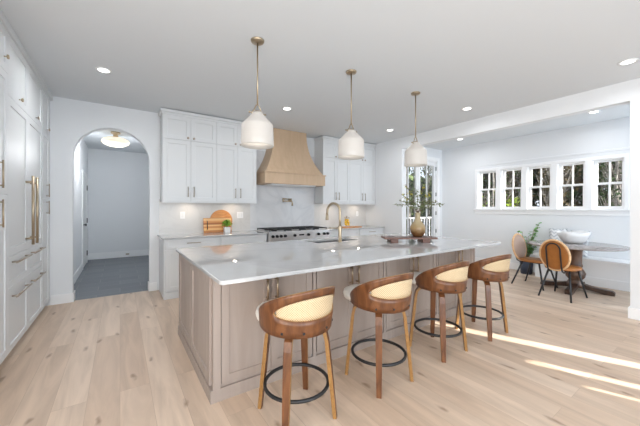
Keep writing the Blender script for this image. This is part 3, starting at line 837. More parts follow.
# cutting boards
CT = 0.9175
rb = MB(Matrix.Translation((1.535, 5.425, CT)) @ Matrix.Rotation(math.radians(-6), 4, 'X'))
rb.tube([(0, -0.009, 0.205), (0, 0.009, 0.205)], 0.203, 48)
o = rb.build('round_cutting_board', M['roundboard'], bev=0.003)
tag(o, 'round orange-brown wooden board leaning on the backsplash behind the rectangular board', 'cutting board')
cb = thing('cutting_board', (1.45, 5.355, CT), 'rectangular striped wooden board with metal handle leaning behind the herb pot', 'cutting board')
b = MB(Matrix.Translation((0, 0, 0))); b.box(1.205, 1.695, -0.011, 0.011, 0, 0.262, bev=0.006)
o = b.build('board', M['board'])
o.parent = cb; o.data.transform(Matrix.Translation((-1.45, 0, 0))); o.rotation_euler = (math.radians(-7), 0, 0)
b = MB(); b.tube([(1.265, -0.01, 0.06), (1.265, -0.035, 0.07), (1.265, -0.035, 0.20), (1.265, -0.01, 0.21)], 0.007, 8)
o = b.build('handle', M['black']); o.parent = cb; o.data.transform(Matrix.Translation((-1.45, 0, 0))); o.rotation_euler = (math.radians(-7), 0, 0)

hp = thing('potted_herb', (1.575, 5.235, CT), 'small bright green herb in a square white pot before the cutting board', 'potted plant')
b = MB(); b.rings([[(1.575 + sx_ * w, 5.235 + sy_ * w, CT + z) for sx_, sy_ in ((-1, -1), (1, -1), (1, 1), (-1, 1))] for w, z in ((0.046, 0), (0.052, 0.10), (0.046, 0.10), (0.044, 0.09))], 0, False)
b.build('pot', M['ceramic'], hp, bev=0.003)
MB().box(1.533, 1.617, 5.193, 5.277, CT + 0.085, CT + 0.092).build('soil', M['soil'], hp)
b = MB()
for k in range(420):
    a = random.uniform(0, 2 * PI); e = random.uniform(-0.1, 1.5); r = random.uniform(0.03, 0.10)
    c_ = Vector((1.575 + math.cos(a) * math.cos(e) * r, 5.235 + math.sin(a) * math.cos(e) * r, CT + 0.125 + math.sin(e) * r * 0.95))
    d_ = Vector((random.uniform(-1, 1), random.uniform(-1, 1), random.uniform(-0.3, 1))).normalized() * 0.026
    b.leaf(c_, d_, 0.009)
for k in range(14): b.tube([(1.575 + random.uniform(-.02, .02), 5.235 + random.uniform(-.02, .02), CT + 0.09), (1.575 + random.uniform(-.06, .06), 5.235 + random.uniform(-.06, .06), CT + 0.19)], 0.0015, 4)
b.build('foliage', M['herb'], hp)

# right worktop: long wooden board, jar of lemons
o = MB().box(4.06, 4.62, 5.02, 5.20, CT, CT + 0.018, bev=0.006).build('serving_board', M['roundboard'])
tag(o, 'long thin wooden board lying on the right worktop under the jar', 'serving board')
jr = thing('lemon_jar', (4.25, 5.12, CT + 0.018), 'glass jar filled with yellow lemons on the long wooden board', 'jar')
z0 = CT + 0.0185
MB().lathe([(0.06, 0), (0.075, 0.012), (0.075, 0.17), (0.066, 0.195)], (4.25, 5.12, z0), 24, cap=(True, False)).build('jar_glass', M['glass'], jr)
MB().lathe([(0.068, 0.196), (0.068, 0.208), (0.02, 0.216), (0.014, 0.24), (0.004, 0.243)], (4.25, 5.12, z0), 24).build('lid', M['nickel'], jr)
k = 0
for (dx, dy, dz) in ((-.032, -.022, .047), (.032, -.022, .047), (0, .034, .047), (.018, -.032, .100), (-.034, .002, .100), (.02, .030, .100), (0, -.028, .150), (0, .032, .150)):
    o = MB().ell((4.25 + dx, 5.12 + dy, z0 + dz), 0.034, 0.03, 0.028, 12, 8).build('lemon', M['lemon'])
    tag(o, 'small yellow lemon inside the glass jar', 'lemon', 'lemons in the jar')

# ================================================================== island
IX0, IX1, IY0, IY1 = 0.53, 3.975, 2.093, 3.43
isl = thing('kitchen_island', ((IX0 + IX1) / 2, (IY0 + IY1) / 2, 0), 'long whitewashed oak island with panelled doors under a white counter', 'kitchen island')
b = MB(); b.box(IX0, IX1, IY0, 2.985, 0.085, 0.89); b.box(IX0, IX1, 3.365, IY1, 0.085, 0.89)
b.box(IX0, 1.99, 2.985, 3.365, 0.085, 0.89); b.box(2.75, IX1, 2.985, 3.365, 0.085, 0.89); b.box(1.99, 2.75, 2.985, 3.365, 0.085, 0.60)
b.build('body', M['wash'], isl)
MB().box(IX0 - 0.018, IX1 + 0.018, IY0 - 0.018, IY1 + 0.018, 0, 0.09, bev=0.003).build('plinth', M['wash'], isl)
FI = FNY(IY0)
units = [(0.585, 0.963, 1.345), (1.39, 1.80, 2.20), (2.245, 2.673, 3.10), (3.145, 3.56, 3.935)]
for (a, m, c) in units:
    for (u0, u1, hx) in ((a, m, m - 0.040), (m, c, m + 0.040)):
        dd = MB(FI).shaker(u0, u1, 0.115, 0.875, 0, 0.018, 0.055, 0.008).build('door', M['wash'], isl)
        pull(FI, hx, 0.735, 0.018, 0.175, True, dd, M['pullbrass'], r=0.008, off=0.036)
for (u0, u1) in ((IX0, 0.582), (1.353, 1.382), (2.208, 2.237), (3.108, 3.137), (3.94, IX1)):
    MB(FI).box(u0, u1, 0.09, 0.89, 0, 0.018, bev=0.002).build('stile', M['wash'], isl)
for u in (1.349, 1.386, 2.204, 2.241, 3.104, 3.141):
    MB(FI).box(u - 0.004, u + 0.004, 0.092, 0.888, 0.0002, 0.002).build('shadow_gap', M['gap'], isl)
FE = FNX(IX0)
for (y0, y1) in ((2.12, 2.775), (2.785, 3.41)):
    MB(FE).shaker(-y1, -y0, 0.10, 0.885, 0, 0.014, 0.07, 0.009).build('end_panel', M['wash'], isl)
# slab with sink cut-out
CX0, CX1, CY0, CY1 = 0.49, 4.012, 1.758, 3.468
sx0, sx1, sy0, sy1 = 2.02, 2.72, 3.01, 3.34
slab = MB(); zt, zb = 0.917, 0.8905
def rr(x0, x1, y0, y1, r, n=6):
    out = []
    for cx, cy, a0 in ((x1 - r, y0 + r, -PI / 2), (x1 - r, y1 - r, 0), (x0 + r, y1 - r, PI / 2), (x0 + r, y0 + r, PI)):
        for k in range(n + 1):
            a = a0 + PI / 2 * k / n; out.append((cx + r * math.cos(a), cy + r * math.sin(a)))
    return out
oc = rr(CX0, CX1, CY0, CY1, 0.028); ic = rr(sx0, sx1, sy0, sy1, 0.02)
e_ = 0.003
loops = [([(x, y) for x, y in rr(CX0 + e_, CX1 - e_, CY0 + e_, CY1 - e_, 0.026)], zt), (oc, zt - e_), (oc, zb + e_), (rr(CX0 + e_, CX1 - e_, CY0 + e_, CY1 - e_, 0.026), zb)]
LV = [[slab.V((x, y, z)) for x, y in l] for l, z in loops]
IV = [[slab.V((x, y, z)) for x, y in ic] for z in (zt, zb)]
n = len(oc)
for A, B in ((LV[0], LV[1]), (LV[1], LV[2]), (LV[2], LV[3]), (LV[3], IV[1]), (IV[1], IV[0]), (IV[0], LV[0])):
    for j in range(n): slab.F([A[j], A[(j + 1) % n], B[(j + 1) % n], B[j]])
o = slab.build('island_counter', M['quartz'])
tag(o, 'polished white quartz slab covering the oak island', 'counter')
sk = MB()
sk.box(sx0 - 0.012, sx0, sy0 - 0.012, sy1 + 0.012, 0.67, 0.889); sk.box(sx1, sx1 + 0.012, sy0 - 0.012, sy1 + 0.012, 0.67, 0.889)
sk.box(sx0, sx1, sy0 - 0.012, sy0, 0.67, 0.889); sk.box(sx0, sx1, sy1, sy1 + 0.012, 0.67, 0.889); sk.box(sx0 - 0.012, sx1 + 0.012, sy0 - 0.012, sy1 + 0.012, 0.658, 0.67)
sk.lathe([(0.045, 0.67), (0.045, 0.673), (0.01, 0.672)], ((sx0 + sx1) / 2, (sy0 + sy1) / 2, 0), 20)
o = sk.build('kitchen_sink', M['sink'], bev=0.003); tag(o, 'undermount steel sink set in the island counter behind the brass tap', 'sink')

fx, fy = 2.33, 2.945
fc = thing('kitchen_faucet', (fx, fy, 0.917), 'tall gooseneck brass faucet rising from the island counter', 'faucet')
MB().lathe([(0.030, 0), (0.030, 0.006), (0.022, 0.010), (0.021, 0.13), (0.023, 0.20), (0.017, 0.215)], (fx, fy, 0.9175), 24).build('base_column', M['brass'], fc)
dv = Vector((-0.25, 0.97, 0)).normalized()
pts = [Vector((fx, fy, 1.12)), Vector((fx, fy, 1.20)), Vector((fx, fy, 1.31))]
R_ = 0.105
for k in range(1, 13):
    a = PI * k / 12 * 1.02
    pts.append(Vector((fx, fy, 1.31)) + dv * (R_ - R_ * math.cos(a)) + Vector((0, 0, R_ * math.sin(a))))
pts.append(pts[-1] + Vector((0, 0, -0.03)) + dv * 0.005)
MB().tube(pts, 0.0155, 14).build('gooseneck', M['brass'], fc)
MB().tube([pts[-1], pts[-1] + Vector((0, 0, -0.04)), pts[-1] + Vector((0, 0, -0.075)), pts[-1] + Vector((0, 0, -0.08))], [0.018, 0.020, 0.023, 0.020], 14).build('spray_head', M['brass'], fc)
lv = Vector((-0.9, 0.35, 0)).normalized()
MB().tube([Vector((fx, fy, 1.095)), Vector((fx, fy, 1.095)) + lv * 0.035], 0.014, 12).tube([Vector((fx, fy, 1.095)) + lv * 0.035, Vector((fx, fy, 1.10)) + lv * 0.14], [0.009, 0.007], 10).build('lever_handle', M['brass'], fc)

# riser board with vase
ang = math.radians(-34)
RM = Matrix.Translation((3.06, 2.45, CT)) @ Matrix.Rotation(ang, 4, 'Z')
rs = thing('riser_board', (3.06, 2.45, CT), 'low dark walnut riser board on block feet on the island, under the vase', 'riser board')
MB(RM).box(-0.33, 0.33, -0.12, 0.12, 0.045, 0.068, bev=0.005).build('board', M['traywood'], rs)
for x in (-0.25, 0.15): MB(RM).box(x, x + 0.09, -0.105, 0.105, 0.0, 0.045, bev=0.003).build('foot', M['traywood'], rs)
b = MB(RM); b.box(-0.20, -0.02, -0.03, 0.09, 0.0685, 0.078, bev=0.002)
o = b.build('folded_cloth', M['reclaim']); tag(o, 'small flat grey-brown folded cloth on the riser board beside the vase', 'cloth')

VB = Vector((3.160, 2.385, CT + 0.0685))
va = thing('vase', VB, 'bulbous amber and cream glazed bottle vase on the riser board', 'vase')
MB().lathe([(0.050, 0), (0.066, 0.012), (0.088, 0.05), (0.097, 0.095), (0.092, 0.135), (0.070, 0.172), (0.044, 0.20), (0.034, 0.222), (0.031, 0.26), (0.033, 0.295), (0.037, 0.31), (0.031, 0.31), (0.026, 0.29), (0.025, 0.23), (0.026, 0.2)], VB, 32, cap=(True, True)).build('vase_body', M['vase'], va)
br = thing('olive_branches', VB + Vector((0, 0, 0.34)), 'spray of leafy green and yellow branches standing in the amber vase', 'branches')
b = MB(); lf = MB()
top = VB + Vector((0, 0, 0.305))
rd = Vector((0.825, -0.565, 0)); fd = Vector((0.565, 0.825, 0))
ends = [(-0.20, 0.02, 0.20), (-0.24, -0.05, 0.13), (-0.14, 0.05, 0.31), (-0.02, -0.03, 0.25), (0.09, 0.04, 0.30), (0.14, -0.04, 0.22), (0.25, 0.02, 0.12), (0.30, -0.04, 0.09), (-0.10, -0.06, 0.12), (0.10, -0.05, 0.10), (0.18, 0.06, 0.14), (-0.28, 0.05, 0.09)]
for i, (r_, f_, z_) in enumerate(ends):
    e = top + rd * r_ * 1.05 + fd * f_ + Vector((0, 0, z_ * 1.2))
    s0 = VB + Vector((0, 0, 0.22)); mid_ = top + (e - top) * 0.45 + Vector((0, 0, 0.05))
    P = [s0, top, mid_, e]
    path = [P[0]] + [top.lerp(mid_, t / 4) for t in range(5)] + [mid_.lerp(e, t / 6) for t in range(1, 7)]
    b.tube(path, 0.0028, 5)
    for j in range(34):
        t = random.uniform(0.15, 1.0)
        base = top.lerp(mid_, t / 0.45) if t < 0.45 else mid_.lerp(e, (t - 0.45) / 0.55)
        d_ = Vector((random.uniform(-1, 1), random.uniform(-1, 1), random.uniform(-0.6, 0.7))).normalized() * random.uniform(0.035, 0.060)
        mi = 0 if (i in (0, 2, 4, 5) and t > 0.55 and random.random() < 0.75) else 1
        lf.leaf(base, d_, random.uniform(0.009, 0.015), mi)
b.build('stem', M['stem'], br); lf.build('foliage', [M['leafy'], M['olive']], br)

# ================================================================== bar stools
def R_at(t, z):
    back = (1 + math.cos(t)) / 2
    return 0.222 + (z - 0.60) / 0.25 * (0.010 + 0.018 * back)
def ztop(t):
    T = math.radians(150)
    return 0.885 - 0.20 * (abs(t) / math.radians(120)) ** 2
def P_at(t, z):    # back centre is -Y at t = 0
    r = R_at(t, z); return (r * math.sin(t), -r * math.cos(t), z)
def stool():
    root = thing('bar_stool', (0, 0, 0), '', 'bar stool', 'bar stools along the island')
    N = 72; T = math.radians(121); Tc = math.radians(63)
    sh = MB(); cn = MB(); uvs = []
    cols = []
    for i in range(N + 1):
        t = -T + 2 * T * i / N
        z0 = 0.606 + 0.006 * t * t ; z1 = ztop(t)
        mid_ = (z1 - 0.045 + 0.708) / 2
        hf = max(0.0, (z1 - 0.045 - 0.708) / 2)
        q = abs(t) / Tc
        k = (max(0, 1 - q ** 3.2)) ** 0.5
        cb_, ct_ = mid_ - hf * k, mid_ + hf * k
        cols.append((t, z0, cb_, ct_, z1))
    def grid(mb, f0, f1, rows, off=0.0, cond=lambda c: True):
        vv = {}
        for i, c in enumerate(cols):
            a, b_ = f0(c), f1(c)
            for j in range(rows + 1):
                z = a + (b_ - a) * j / rows
                p = P_at(c[0], z)
                l = math.hypot(p[0], p[1]); s_ = (l - off) / l
                vv[i, j] = mb.V((p[0] * s_, p[1] * s_, z))
        for i in range(len(cols) - 1):
            if not (cond(cols[i]) and cond(cols[i + 1])): continue
            for j in range(rows): mb.F([vv[i, j], vv[i + 1, j], vv[i + 1, j + 1], vv[i, j + 1]], 0, True)
    grid(sh, lambda c: c[1], lambda c: c[2], 3)
    grid(sh, lambda c: c[3], lambda c: c[4], 3)
    bmesh.ops.remove_doubles(sh.bm, verts=sh.bm.verts, dist=1e-5)
    o = sh.build('backrest_shell', [M['walnut'], M['ply']], root, solid=(0.014, 1))
    grid(cn, lambda c: c[2] - 0.008, lambda c: c[3] + 0.008, 4, 0.002, lambda c: abs(c[0]) < Tc)
    for v in list(cn.bm.verts):
        if not v.link_faces: cn.bm.verts.remove(v)
    uvl = cn.bm.loops.layers.uv.new('UVMap')
    for f in cn.bm.faces:
        for l in f.loops:
            x, y, z = l.vert.co; l[uvl].uv = (math.atan2(x, -y) * 0.24, z)
    o = cn.build('cane_panel', M['cane'], root, solid=(0.005,))
    for t in (-0.9, -0.35, 0.35, 0.9):
        p = Vector(P_at(t, 0.635)); nn = Vector((p.x, p.y, 0)).normalized()
        MB().tube([p + nn * 0.004, p + nn * 0.010, p + nn * 0.013], [0.008, 0.008, 0.005], 10).build('bolt', M['hinge'], root)
    MB().lathe([(0.03, 0.622), (0.185, 0.622), (0.204, 0.632), (0.209, 0.655), (0.203, 0.675), (0.18, 0.688), (0.10, 0.696), (0.02, 0.698)], (0, 0.09, 0), 40, sy=1.22).build('seat_cushion', M['cream'], root)
    MB().lathe([(0.17, 0.602), (0.20, 0.606), (0.20, 0.621), (0.02, 0.622)], (0, 0, 0), 36).build('seat_base', M['walnut'], root)
    offx, off = 0.03, 0.04    # legs stand a little forward of the shell centre
    for k in range(4):
        a = PI / 4 + k * PI / 2
        er = Vector((math.cos(a), math.sin(a), 0)); et = Vector((-math.sin(a), math.cos(a), 0))
        c0 = Vector((offx, off, 0))
        path = [(0.05, 0.590), (0.130, 0.588), (0.165, 0.577), (0.190, 0.548), (0.203, 0.495), (0.215, 0.38), (0.235, 0.20), (0.256, 0.0)]
        wid = [0.05, 0.05, 0.05, 0.05, 0.05, 0.048, 0.044, 0.036]
        th = [0.024] * 5 + [0.027, 0.027, 0.025]
        g = MB(); prev = None
        for j, ((r, z), w, h_) in enumerate(zip(path, wid, th)):
            j0, j1 = max(0, j - 1), min(len(path) - 1, j + 1)
            dr, dz = path[j1][0] - path[j0][0], path[j1][1] - path[j0][1]; l = math.hypot(dr, dz)
            nr, nz = -dz / l, dr / l      # outwards normal
            if j == len(path) - 1: nr, nz = 1, 0
            ring = [g.V(c0 + er * (r + s1 * nr * h_ / 2) + et * (s2 * w / 2) + Vector((0, 0, z + s1 * nz * h_ / 2))) for s1, s2 in ((1, -1), (1, 1), (-1, 1), (-1, -1))]
            if prev:
                for q in range(4): g.F([prev[q], prev[(q + 1) % 4], ring[(q + 1) % 4], ring[q]], 0 if q in (0, 2) else 1, False)
            else: g.F(ring, 1)
            prev = ring
        g.F(list(reversed(prev)), 1)
        g.build('leg', [M['walnut'], M['ply']], root, bev=0.002)
    rr_ = 0.208
    MB().tube([(offx + rr_ * math.cos(2 * PI * k / 40), off + rr_ * math.sin(2 * PI * k / 40), 0.205) for k in range(40)], 0.0115, 10, closed=True).build('foot_ring', M['black'], root)
    return root
SWIVEL = ('backrest_shell', 'cane_panel', 'bolt', 'seat_cushion', 'seat_base')
def swivel(root, a):
    for ch in root.children:
        if ch.name.split('.')[0] in SWIVEL: ch.rotation_euler = (0, 0, a)
s0 = stool()
labels = ['nearest bar stool, walnut with cane back, at the left end of the row',
          'second bar stool from the left, walnut with cane back, by the island doors',
          'third bar stool from the left, walnut with cane back',
          'farthest bar stool, walnut with cane back, at the right end of the island']
spots = [(0.935, 1.64, 2), (1.675, 1.62, 0), (2.495, 1.64, -2), (3.255, 1.61, -3)]
for i, (x, y, a) in enumerate(spots):
    r_ = s0 if i == 0 else dup(s0, (x, y, 0))
    r_.location = (x, y, 0); r_['label'] = labels[i]
for i, (x, y, a) in enumerate(spots):
    r_ = [q for q in COL.objects if q.get('label') == labels[i]][0]
    swivel(r_, math.radians(a))

# ================================================================== dining nook
# bench
bn = thing('window_bench', (6.99, 0.6, 0), 'white built-in bench seat along the wall below the dining windows', 'bench')
MB().box(6.80, XD - 0.001, -1.2, 2.36, 0.0, 0.425).build('bench_box', M['trim'], bn)
MB().box(6.76, XD - 0.001, -1.2, 2.39, 0.425, 0.46, bev=0.005).build('bench_seat', M['trim'], bn)
MB().box(6.782, 6.80, -1.2, 2.36, 0.0, 0.15, bev=0.004).build('toe_board', M['trim'], bn)
# table
TX, TY = 6.24, 1.60
tb = thing('dining_table', (TX, TY, 0), 'round dark pedestal dining table with greyed wood top and cross feet', 'dining table')
MB().lathe([(0.57, 0.722), (0.635, 0.726), (0.64, 0.735), (0.64, 0.748), (0.632, 0.753), (0.02, 0.753)], (TX, TY, 0), 56).build('table_top', M['reclaim'], tb)
MB().lathe([(0.20, 0.722), (0.20, 0.69), (0.115, 0.68), (0.092, 0.64), (0.085, 0.44), (0.10, 0.40), (0.085, 0.375), (0.105, 0.34), (0.135, 0.28), (0.125, 0.22), (0.085, 0.17), (0.10, 0.14), (0.12, 0.10), (0.12, 0.06)], (TX, TY, 0), 28).build('pedestal', M['pedwood'], tb)
for k in range(4):
    a = k * PI / 2 + math.radians(4)
    mt = Matrix.Translation((TX, TY, 0)) @ Matrix.Rotation(a, 4, 'Z')
    g = MB(mt)
    secs = [(0.0, 0.055, 0.055, 0.125), (0.12, 0.055, 0.04, 0.115), (0.24, 0.05, 0.022, 0.085), (0.36, 0.048, 0.0, 0.075), (0.44, 0.05, 0.0, 0.07), (0.47, 0.045, 0.0, 0.045)]
    g.rings([[(r, -w, z0), (r, w, z0), (r, w, z1), (r, -w, z1)] for r, w, z0, z1 in secs], 0, False)
    g.build('foot', M['darkwood'], tb, bev=0.006)

# bowl: rounded-square dish with raised wavy corners
bw = MB(); cx, cy, cz = 6.44, 1.68, 0.7535
rings = []
def sq(r, n=40, lift=0.0, z=0.0):
    out = []
    for k in range(n):
        a = 2 * PI * k / n
        q = (abs(math.cos(a)) ** 3.4 + abs(math.sin(a)) ** 3.4) ** (-1 / 3.4)
        out.append((cx + r * q * math.cos(a + 0.6), cy + r * q * math.sin(a + 0.6), cz + z + lift * (q - 1) * 2.4))
    return out
for r, z, l in ((0.10, 0, 0), (0.115, 0.003, 0), (0.16, 0.05, 0.01), (0.195, 0.12, 0.05), (0.215, 0.175, 0.085), (0.209, 0.177, 0.085), (0.188, 0.124, 0.05), (0.15, 0.055, 0.01), (0.06, 0.018, 0)):
    rings.append(sq(r, 40, l, z))
bw.rings(rings)
o = bw.build('serving_bowl', M['ceramic']); tag(o, 'white square-rimmed ceramic bowl on the round dining table', 'bowl')

# cushions
def cushion(y, lean, rz, label, s=0.40, w=0.28):
    g = MB(); n = 10; vt = {}
    for side in (1, -1):
        for i in range(n + 1):
            for j in range(n + 1):
                u, v = 2 * i / n - 1, 2 * j / n - 1
                edge = (1 - u ** 4) * (1 - v ** 4)
                k = 1 - 0.06 * (1 - abs(u)) * abs(v) ** 3; k2 = 1 - 0.06 * (1 - abs(v)) * abs(u) ** 3
                vt[side, i, j] = g.V((side * 0.06 * edge ** 0.5, u * w / 2 * k2, s / 2 + v * s / 2 * k))
        for i in range(n):
            for j in range(n): g.F([vt[side, i, j], vt[side, i + 1, j], vt[side, i + 1, j + 1], vt[side, i, j + 1]], 0, True)
    bmesh.ops.remove_doubles(g.bm, verts=g.bm.verts, dist=1e-5)
    o = g.build('throw_cushion', M['stripe']); o.location = (7.0, y, 0.468); o.rotation_euler = (0, math.radians(lean), math.radians(rz))
    return tag(o, label, 'cushion', 'striped cushions on the bench')
cushion(2.07, 14, 8, 'grey and white zigzag cushion on the bench, left of the white bowl', 0.50)
cushion(1.76, 14, -4, 'grey and white zigzag cushion on the bench, behind the white bowl', 0.48)

# dining chairs
def chair():
    root = thing('dining_chair', (0, 0, 0), '', 'dining chair', 'dining chairs at the round table')
    # local: faces +X, back at -X
    SM = Matrix.Identity(4)
    g = MB()
    def so(r, z, n=32):
        out = []
        for k in range(n):
            a = 2 * PI * k / n
            q = (abs(math.cos(a)) ** 3 + abs(math.sin(a)) ** 3) ** (-1 / 3)
            out.append((0.02 + r * q * math.cos(a), r * q * math.sin(a) * 0.98, z))
        return out
    g.rings([so(0.17, 0.425), so(0.205, 0.43), so(0.212, 0.45), so(0.20, 0.468), so(0.15, 0.476), so(0.02, 0.474)])
    g.build('seat', M['leather'], root)
    tilt = math.radians(-9)
    BM = Matrix.Translation((-0.215, 0, 0.475)) @ Matrix.Rotation(tilt, 4, 'Y')
    a_, c_ = 0.185, 0.228; zc = 0.18
    fr_ = MB(BM)
    fr_.tube([(0, a_ * math.cos(2 * PI * k / 48), zc + c_ * math.sin(2 * PI * k / 48)) for k in range(48)], 0.0165, 10, closed=True)
    fr_.build('back_frame', M['lightwood'], root)
    pd = MB(BM)
    rg_ = []
    for (x, s_) in ((-0.012, 0.96), (-0.016, 0.9), (-0.022, 0.6), (-0.024, 0.05)):
        rg_.append([(x, a_ * s_ * math.cos(2 * PI * k / 36), zc + c_ * s_ * math.sin(2 * PI * k / 36)) for k in range(36)])
    pd.rings(rg_, 0)
    pd.build('back_panel', M['leather'], root)
    pd = MB(BM); rg_ = []
    for (x, s_) in ((0.0, 0.95), (0.016, 0.9), (0.030, 0.6), (0.034, 0.05)):
        rg_.append([(x, a_ * s_ * math.cos(2 * PI * k / 36), zc + c_ * s_ * math.sin(2 * PI * k / 36)) for k in range(36)])
    pd.rings(rg_, 0)
    pd.build('back_cushion', M['greyvel'], root)
    up = []
    w = 0.088
    lo = [(0.10, -w, -0.075), (0.03, -w, -0.085), (-0.02, -w, -0.05), (-0.034, -w, 0.02)]
    arc = [(-0.036, -w * math.cos(PI * k / 12), 0.28 + w * math.sin(PI * k / 12)) for k in range(13)]
    path = lo + arc + [(x, -y, z) for x, y, z in reversed(lo)]
    MB(BM).tube(path, 0.0105, 8).build('back_tube', M['black'], root)
    for sx_, sy_ in ((1, 1), (1, -1), (-1, 1), (-1, -1)):
        top_ = Vector((0.02 + sx_ * 0.13, sy_ * 0.13, 0.425)); bot = Vector((0.0 + sx_ * 0.255, sy_ * 0.205, 0.0))
        MB().tube([top_, bot], [0.0145, 0.012], 10).build('leg', M['black'], root)
    MB().tube([(0.15, -0.13, 0.421), (-0.11, -0.13, 0.421), (-0.11, 0.13, 0.421), (0.15, 0.13, 0.421)], 0.010, 8, closed=True).build('seat_frame', M['black'], root)
    return root
ch = chair(); ch.location = (5.57, 1.58, 0); ch.rotation_euler = (0, 0, math.radians(-6)); ch['label'] = 'tan leather dining chair seen from behind, nearest to the stools'
dup(ch, (5.96, 2.09, 0), 'tan dining chair seen side-on at the far side of the table, beside the potted plant', math.radians(-99))

# floor plant
pp = thing('potted_plant', (6.93, 2.56, 0), 'leafy green plant in a dark blue pot on the floor beside the bench', 'potted plant')
MB().lathe([(0.085, 0), (0.10, 0.01), (0.12, 0.27), (0.11, 0.27), (0.105, 0.24), (0.02, 0.24)], (6.93, 2.56, 0), 28).build('pot', M['navy'], pp)
lf = MB(); stt = MB()
for i in range(17):
    a = random.uniform(0, 2 * PI); sp = random.uniform(0.03, 0.20); hh = random.uniform(0.22, 0.66)
    if i < 3: a, sp, hh = PI + 0.5 * i, 0.20, 0.42 + 0.13 * i
    if i == 3: a, sp, hh = -1.6, 0.22, 0.80
    if i == 4: a, sp, hh = -1.2, 0.16, 0.72
    b0 = Vector((6.93, 2.56, 0.24)); tp = b0 + Vector((math.cos(a) * sp * (0.75 if math.cos(a) > 0 else 1), math.sin(a) * sp, hh))
    mm = b0.lerp(tp, 0.5) + Vector((0, 0, 0.05))
    stt.tube([b0, mm, tp], 0.004, 5)
    for j in range(12):
        t = 0.3 + 0.7 * j / 11
        p = b0.lerp(mm, t / 0.5) if t < 0.5 else mm.lerp(tp, (t - 0.5) * 2)
        an = a + (1.4 if j % 2 else -1.4) + random.uniform(-.4, .4)
        d_ = Vector((math.cos(an), math.sin(an), random.uniform(-0.1, 0.6))).normalized() * random.uniform(0.075, 0.12)
        lf.leaf(p, d_, 0.034)
stt.build('stem', M['stem'], pp); lf.build('foliage', M['leaf'], pp)

# ================================================================== outdoors
struct(sbox('ground_outside', 7.36, 40, -15, 40, -0.6, -0.5, M['ground']))
struct(sbox('patio', 4.6, 11.0, 4.81, 7.4, -0.15, -0.03, M['patio']))
struct(sbox('lawn', -12, 7.36, 7.5, 40, -0.6, -0.5, M['ground']))
def tree(x, y, h, lab, pale, leafm, seed, nleaf=900):
    rn = random.Random(seed)
    t = thing('tree', (x, y, -0.5), lab, 'tree', 'trees outside the dining windows')
    b = MB(); r0_ = rn.uniform(0.03, 0.075)
    pts_ = []; px, py = x, y
    for k in range(9):
        pts_.append((px, py, -0.5 + h * k / 8)); px += rn.uniform(-.08, .08); py += rn.uniform(-.08, .08)
    b.tube(pts_, [r0_ * (1 - 0.085 * k) for k in range(9)], 8)
    b.build('trunk', M['pbark'] if pale else M['bark'], t)
    bb = MB(); tips = []
    for k in range(26):
        j = rn.randint(1, 8); p = Vector(pts_[j]); a = rn.uniform(0, 2 * PI); l = rn.uniform(0.25, 0.6)
        e = p + Vector((math.cos(a) * l, math.sin(a) * l, rn.uniform(0.1, 1.6)))
        m_ = p.lerp(e, 0.5) + Vector((0, 0, -0.12))
        bb.tube([p, m_, e], [0.016, 0.011, 0.005], 5); tips += [m_, e]
        for q in range(3):
            e2 = m_.lerp(e, rn.random()) + Vector((rn.uniform(-.25, .25), rn.uniform(-.25, .25), rn.uniform(-.1, .6)))
            bb.tube([m_, e2], [0.008, 0.004], 4); tips.append(e2)
    bb.build('branches', M['pbark'] if pale else M['bark'], t)
    l_ = MB()
    for k in range(nleaf):
        c_ = rn.choice(tips) + Vector((rn.gauss(0, .13), rn.gauss(0, .13), rn.gauss(0, .3)))
        d_ = Vector((rn.uniform(-1, 1), rn.uniform(-1, 1), rn.uniform(-1, 1))).normalized() * rn.uniform(0.06, 0.13)
        l_.leaf(c_, d_, 0.035)
    l_.build('foliage', leafm, t)
rt = random.Random(3)
k = 0
tree_spots = []
for i, x in enumerate((10.2, 11.7, 13.2, 14.8)):
    for j in range(6 if i < 2 else 7):
        y = 1.55 + i * 0.35 + j * 1.6 + rt.uniform(-.1, .1)
        tree_spots.append((x + rt.uniform(-.1, .1), y, (i + j) % 3 != 0))
for (x, y, pale) in tree_spots:
    tree(x, y, rt.uniform(5.5, 7.5), 'slender %s tree trunk with thin leafy branches outside the nook glazing' % ('pale' if pale else 'dark'),
         pale, M['dleaf'] if y > 7.7 else (M['tleaf2'] if rt.random() < 0.4 else M['tleaf']), k + 11); k += 1
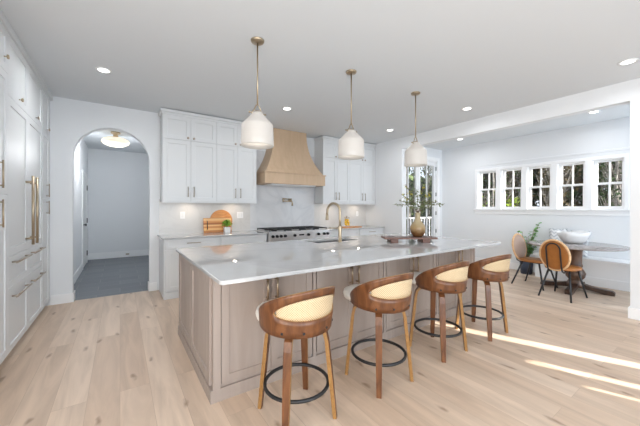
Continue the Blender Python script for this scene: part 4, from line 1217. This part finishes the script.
# undergrowth and far woodland: uncountable
def thicket(name, lab, xr, yr, zr, n, mats, size, seed):
    rn = random.Random(seed); b = MB()
    for k in range(n):
        c_ = Vector((rn.uniform(*xr), rn.uniform(*yr), rn.uniform(zr[0], zr[1]) ))
        d_ = Vector((rn.uniform(-1, 1), rn.uniform(-1, 1), rn.uniform(-1, 1))).normalized() * rn.uniform(size * 0.6, size * 1.4)
        b.leaf(c_, d_, size * 0.38, rn.randint(0, len(mats) - 1))
    o = b.build(name, mats); tag(o, lab, 'woodland', kind='stuff')
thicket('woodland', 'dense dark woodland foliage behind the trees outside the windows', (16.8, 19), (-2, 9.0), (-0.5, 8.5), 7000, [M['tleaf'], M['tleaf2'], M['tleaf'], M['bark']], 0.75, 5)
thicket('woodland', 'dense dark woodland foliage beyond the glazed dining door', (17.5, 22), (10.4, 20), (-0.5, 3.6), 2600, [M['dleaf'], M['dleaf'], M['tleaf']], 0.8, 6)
def shrub(x, y, h, w, lab, m, seed):
    rn = random.Random(seed); t = thing('shrub', (x, y, -0.5), lab, 'shrub', 'shrubs outside the dining windows')
    st_ = MB(); l_ = MB()
    for k in range(16):
        a = rn.uniform(0, 2 * PI); r = rn.uniform(0, w); e = Vector((x + math.cos(a) * r, y + math.sin(a) * r, -0.5 + h * rn.uniform(.5, 1)))
        st_.tube([(x, y, -0.5), e], [0.02, 0.006], 5)
        for q in range(28):
            p = Vector((x, y, -0.5)).lerp(e, rn.uniform(0.35, 1)) + Vector((rn.gauss(0, .1), rn.gauss(0, .1), rn.gauss(0, .1)))
            l_.leaf(p, Vector((rn.uniform(-1, 1), rn.uniform(-1, 1), rn.uniform(-.6, 1))).normalized() * 0.14, 0.05)
    st_.build('stem', M['stem'], t); l_.build('foliage', m, t)
shrub(9.35, 3.85, 2.25, 0.3, 'bright yellow-green shrub seen low in the second window from the left', M['shrub'], 1)
shrub(9.3, 4.55, 2.1, 0.2, 'green shrub seen low in the leftmost window', M['shrub'], 2)
shrub(10.9, 8.9, 2.3, 0.4, 'green shrub seen through the glazed dining door', M['dleaf'], 3)
# railing on the patio
rl = thing('patio_railing', (8.9, 6.7, -0.03), 'white railing outside the glazed dining door', 'railing')
b = MB(); b.box(7.5, 9.9, 6.67, 6.73, 0.98, 1.03); b.box(7.5, 9.9, 6.68, 6.72, 0.08, 0.12); b.build('rail', M['rail'], rl)
for k in range(0, 15):
    x = 7.53 + k * 0.155
    MB().box(x, x + 0.03, 6.685, 6.715, 0.12 if k % 7 else -0.03, 0.98).build('baluster', M['rail'], rl)
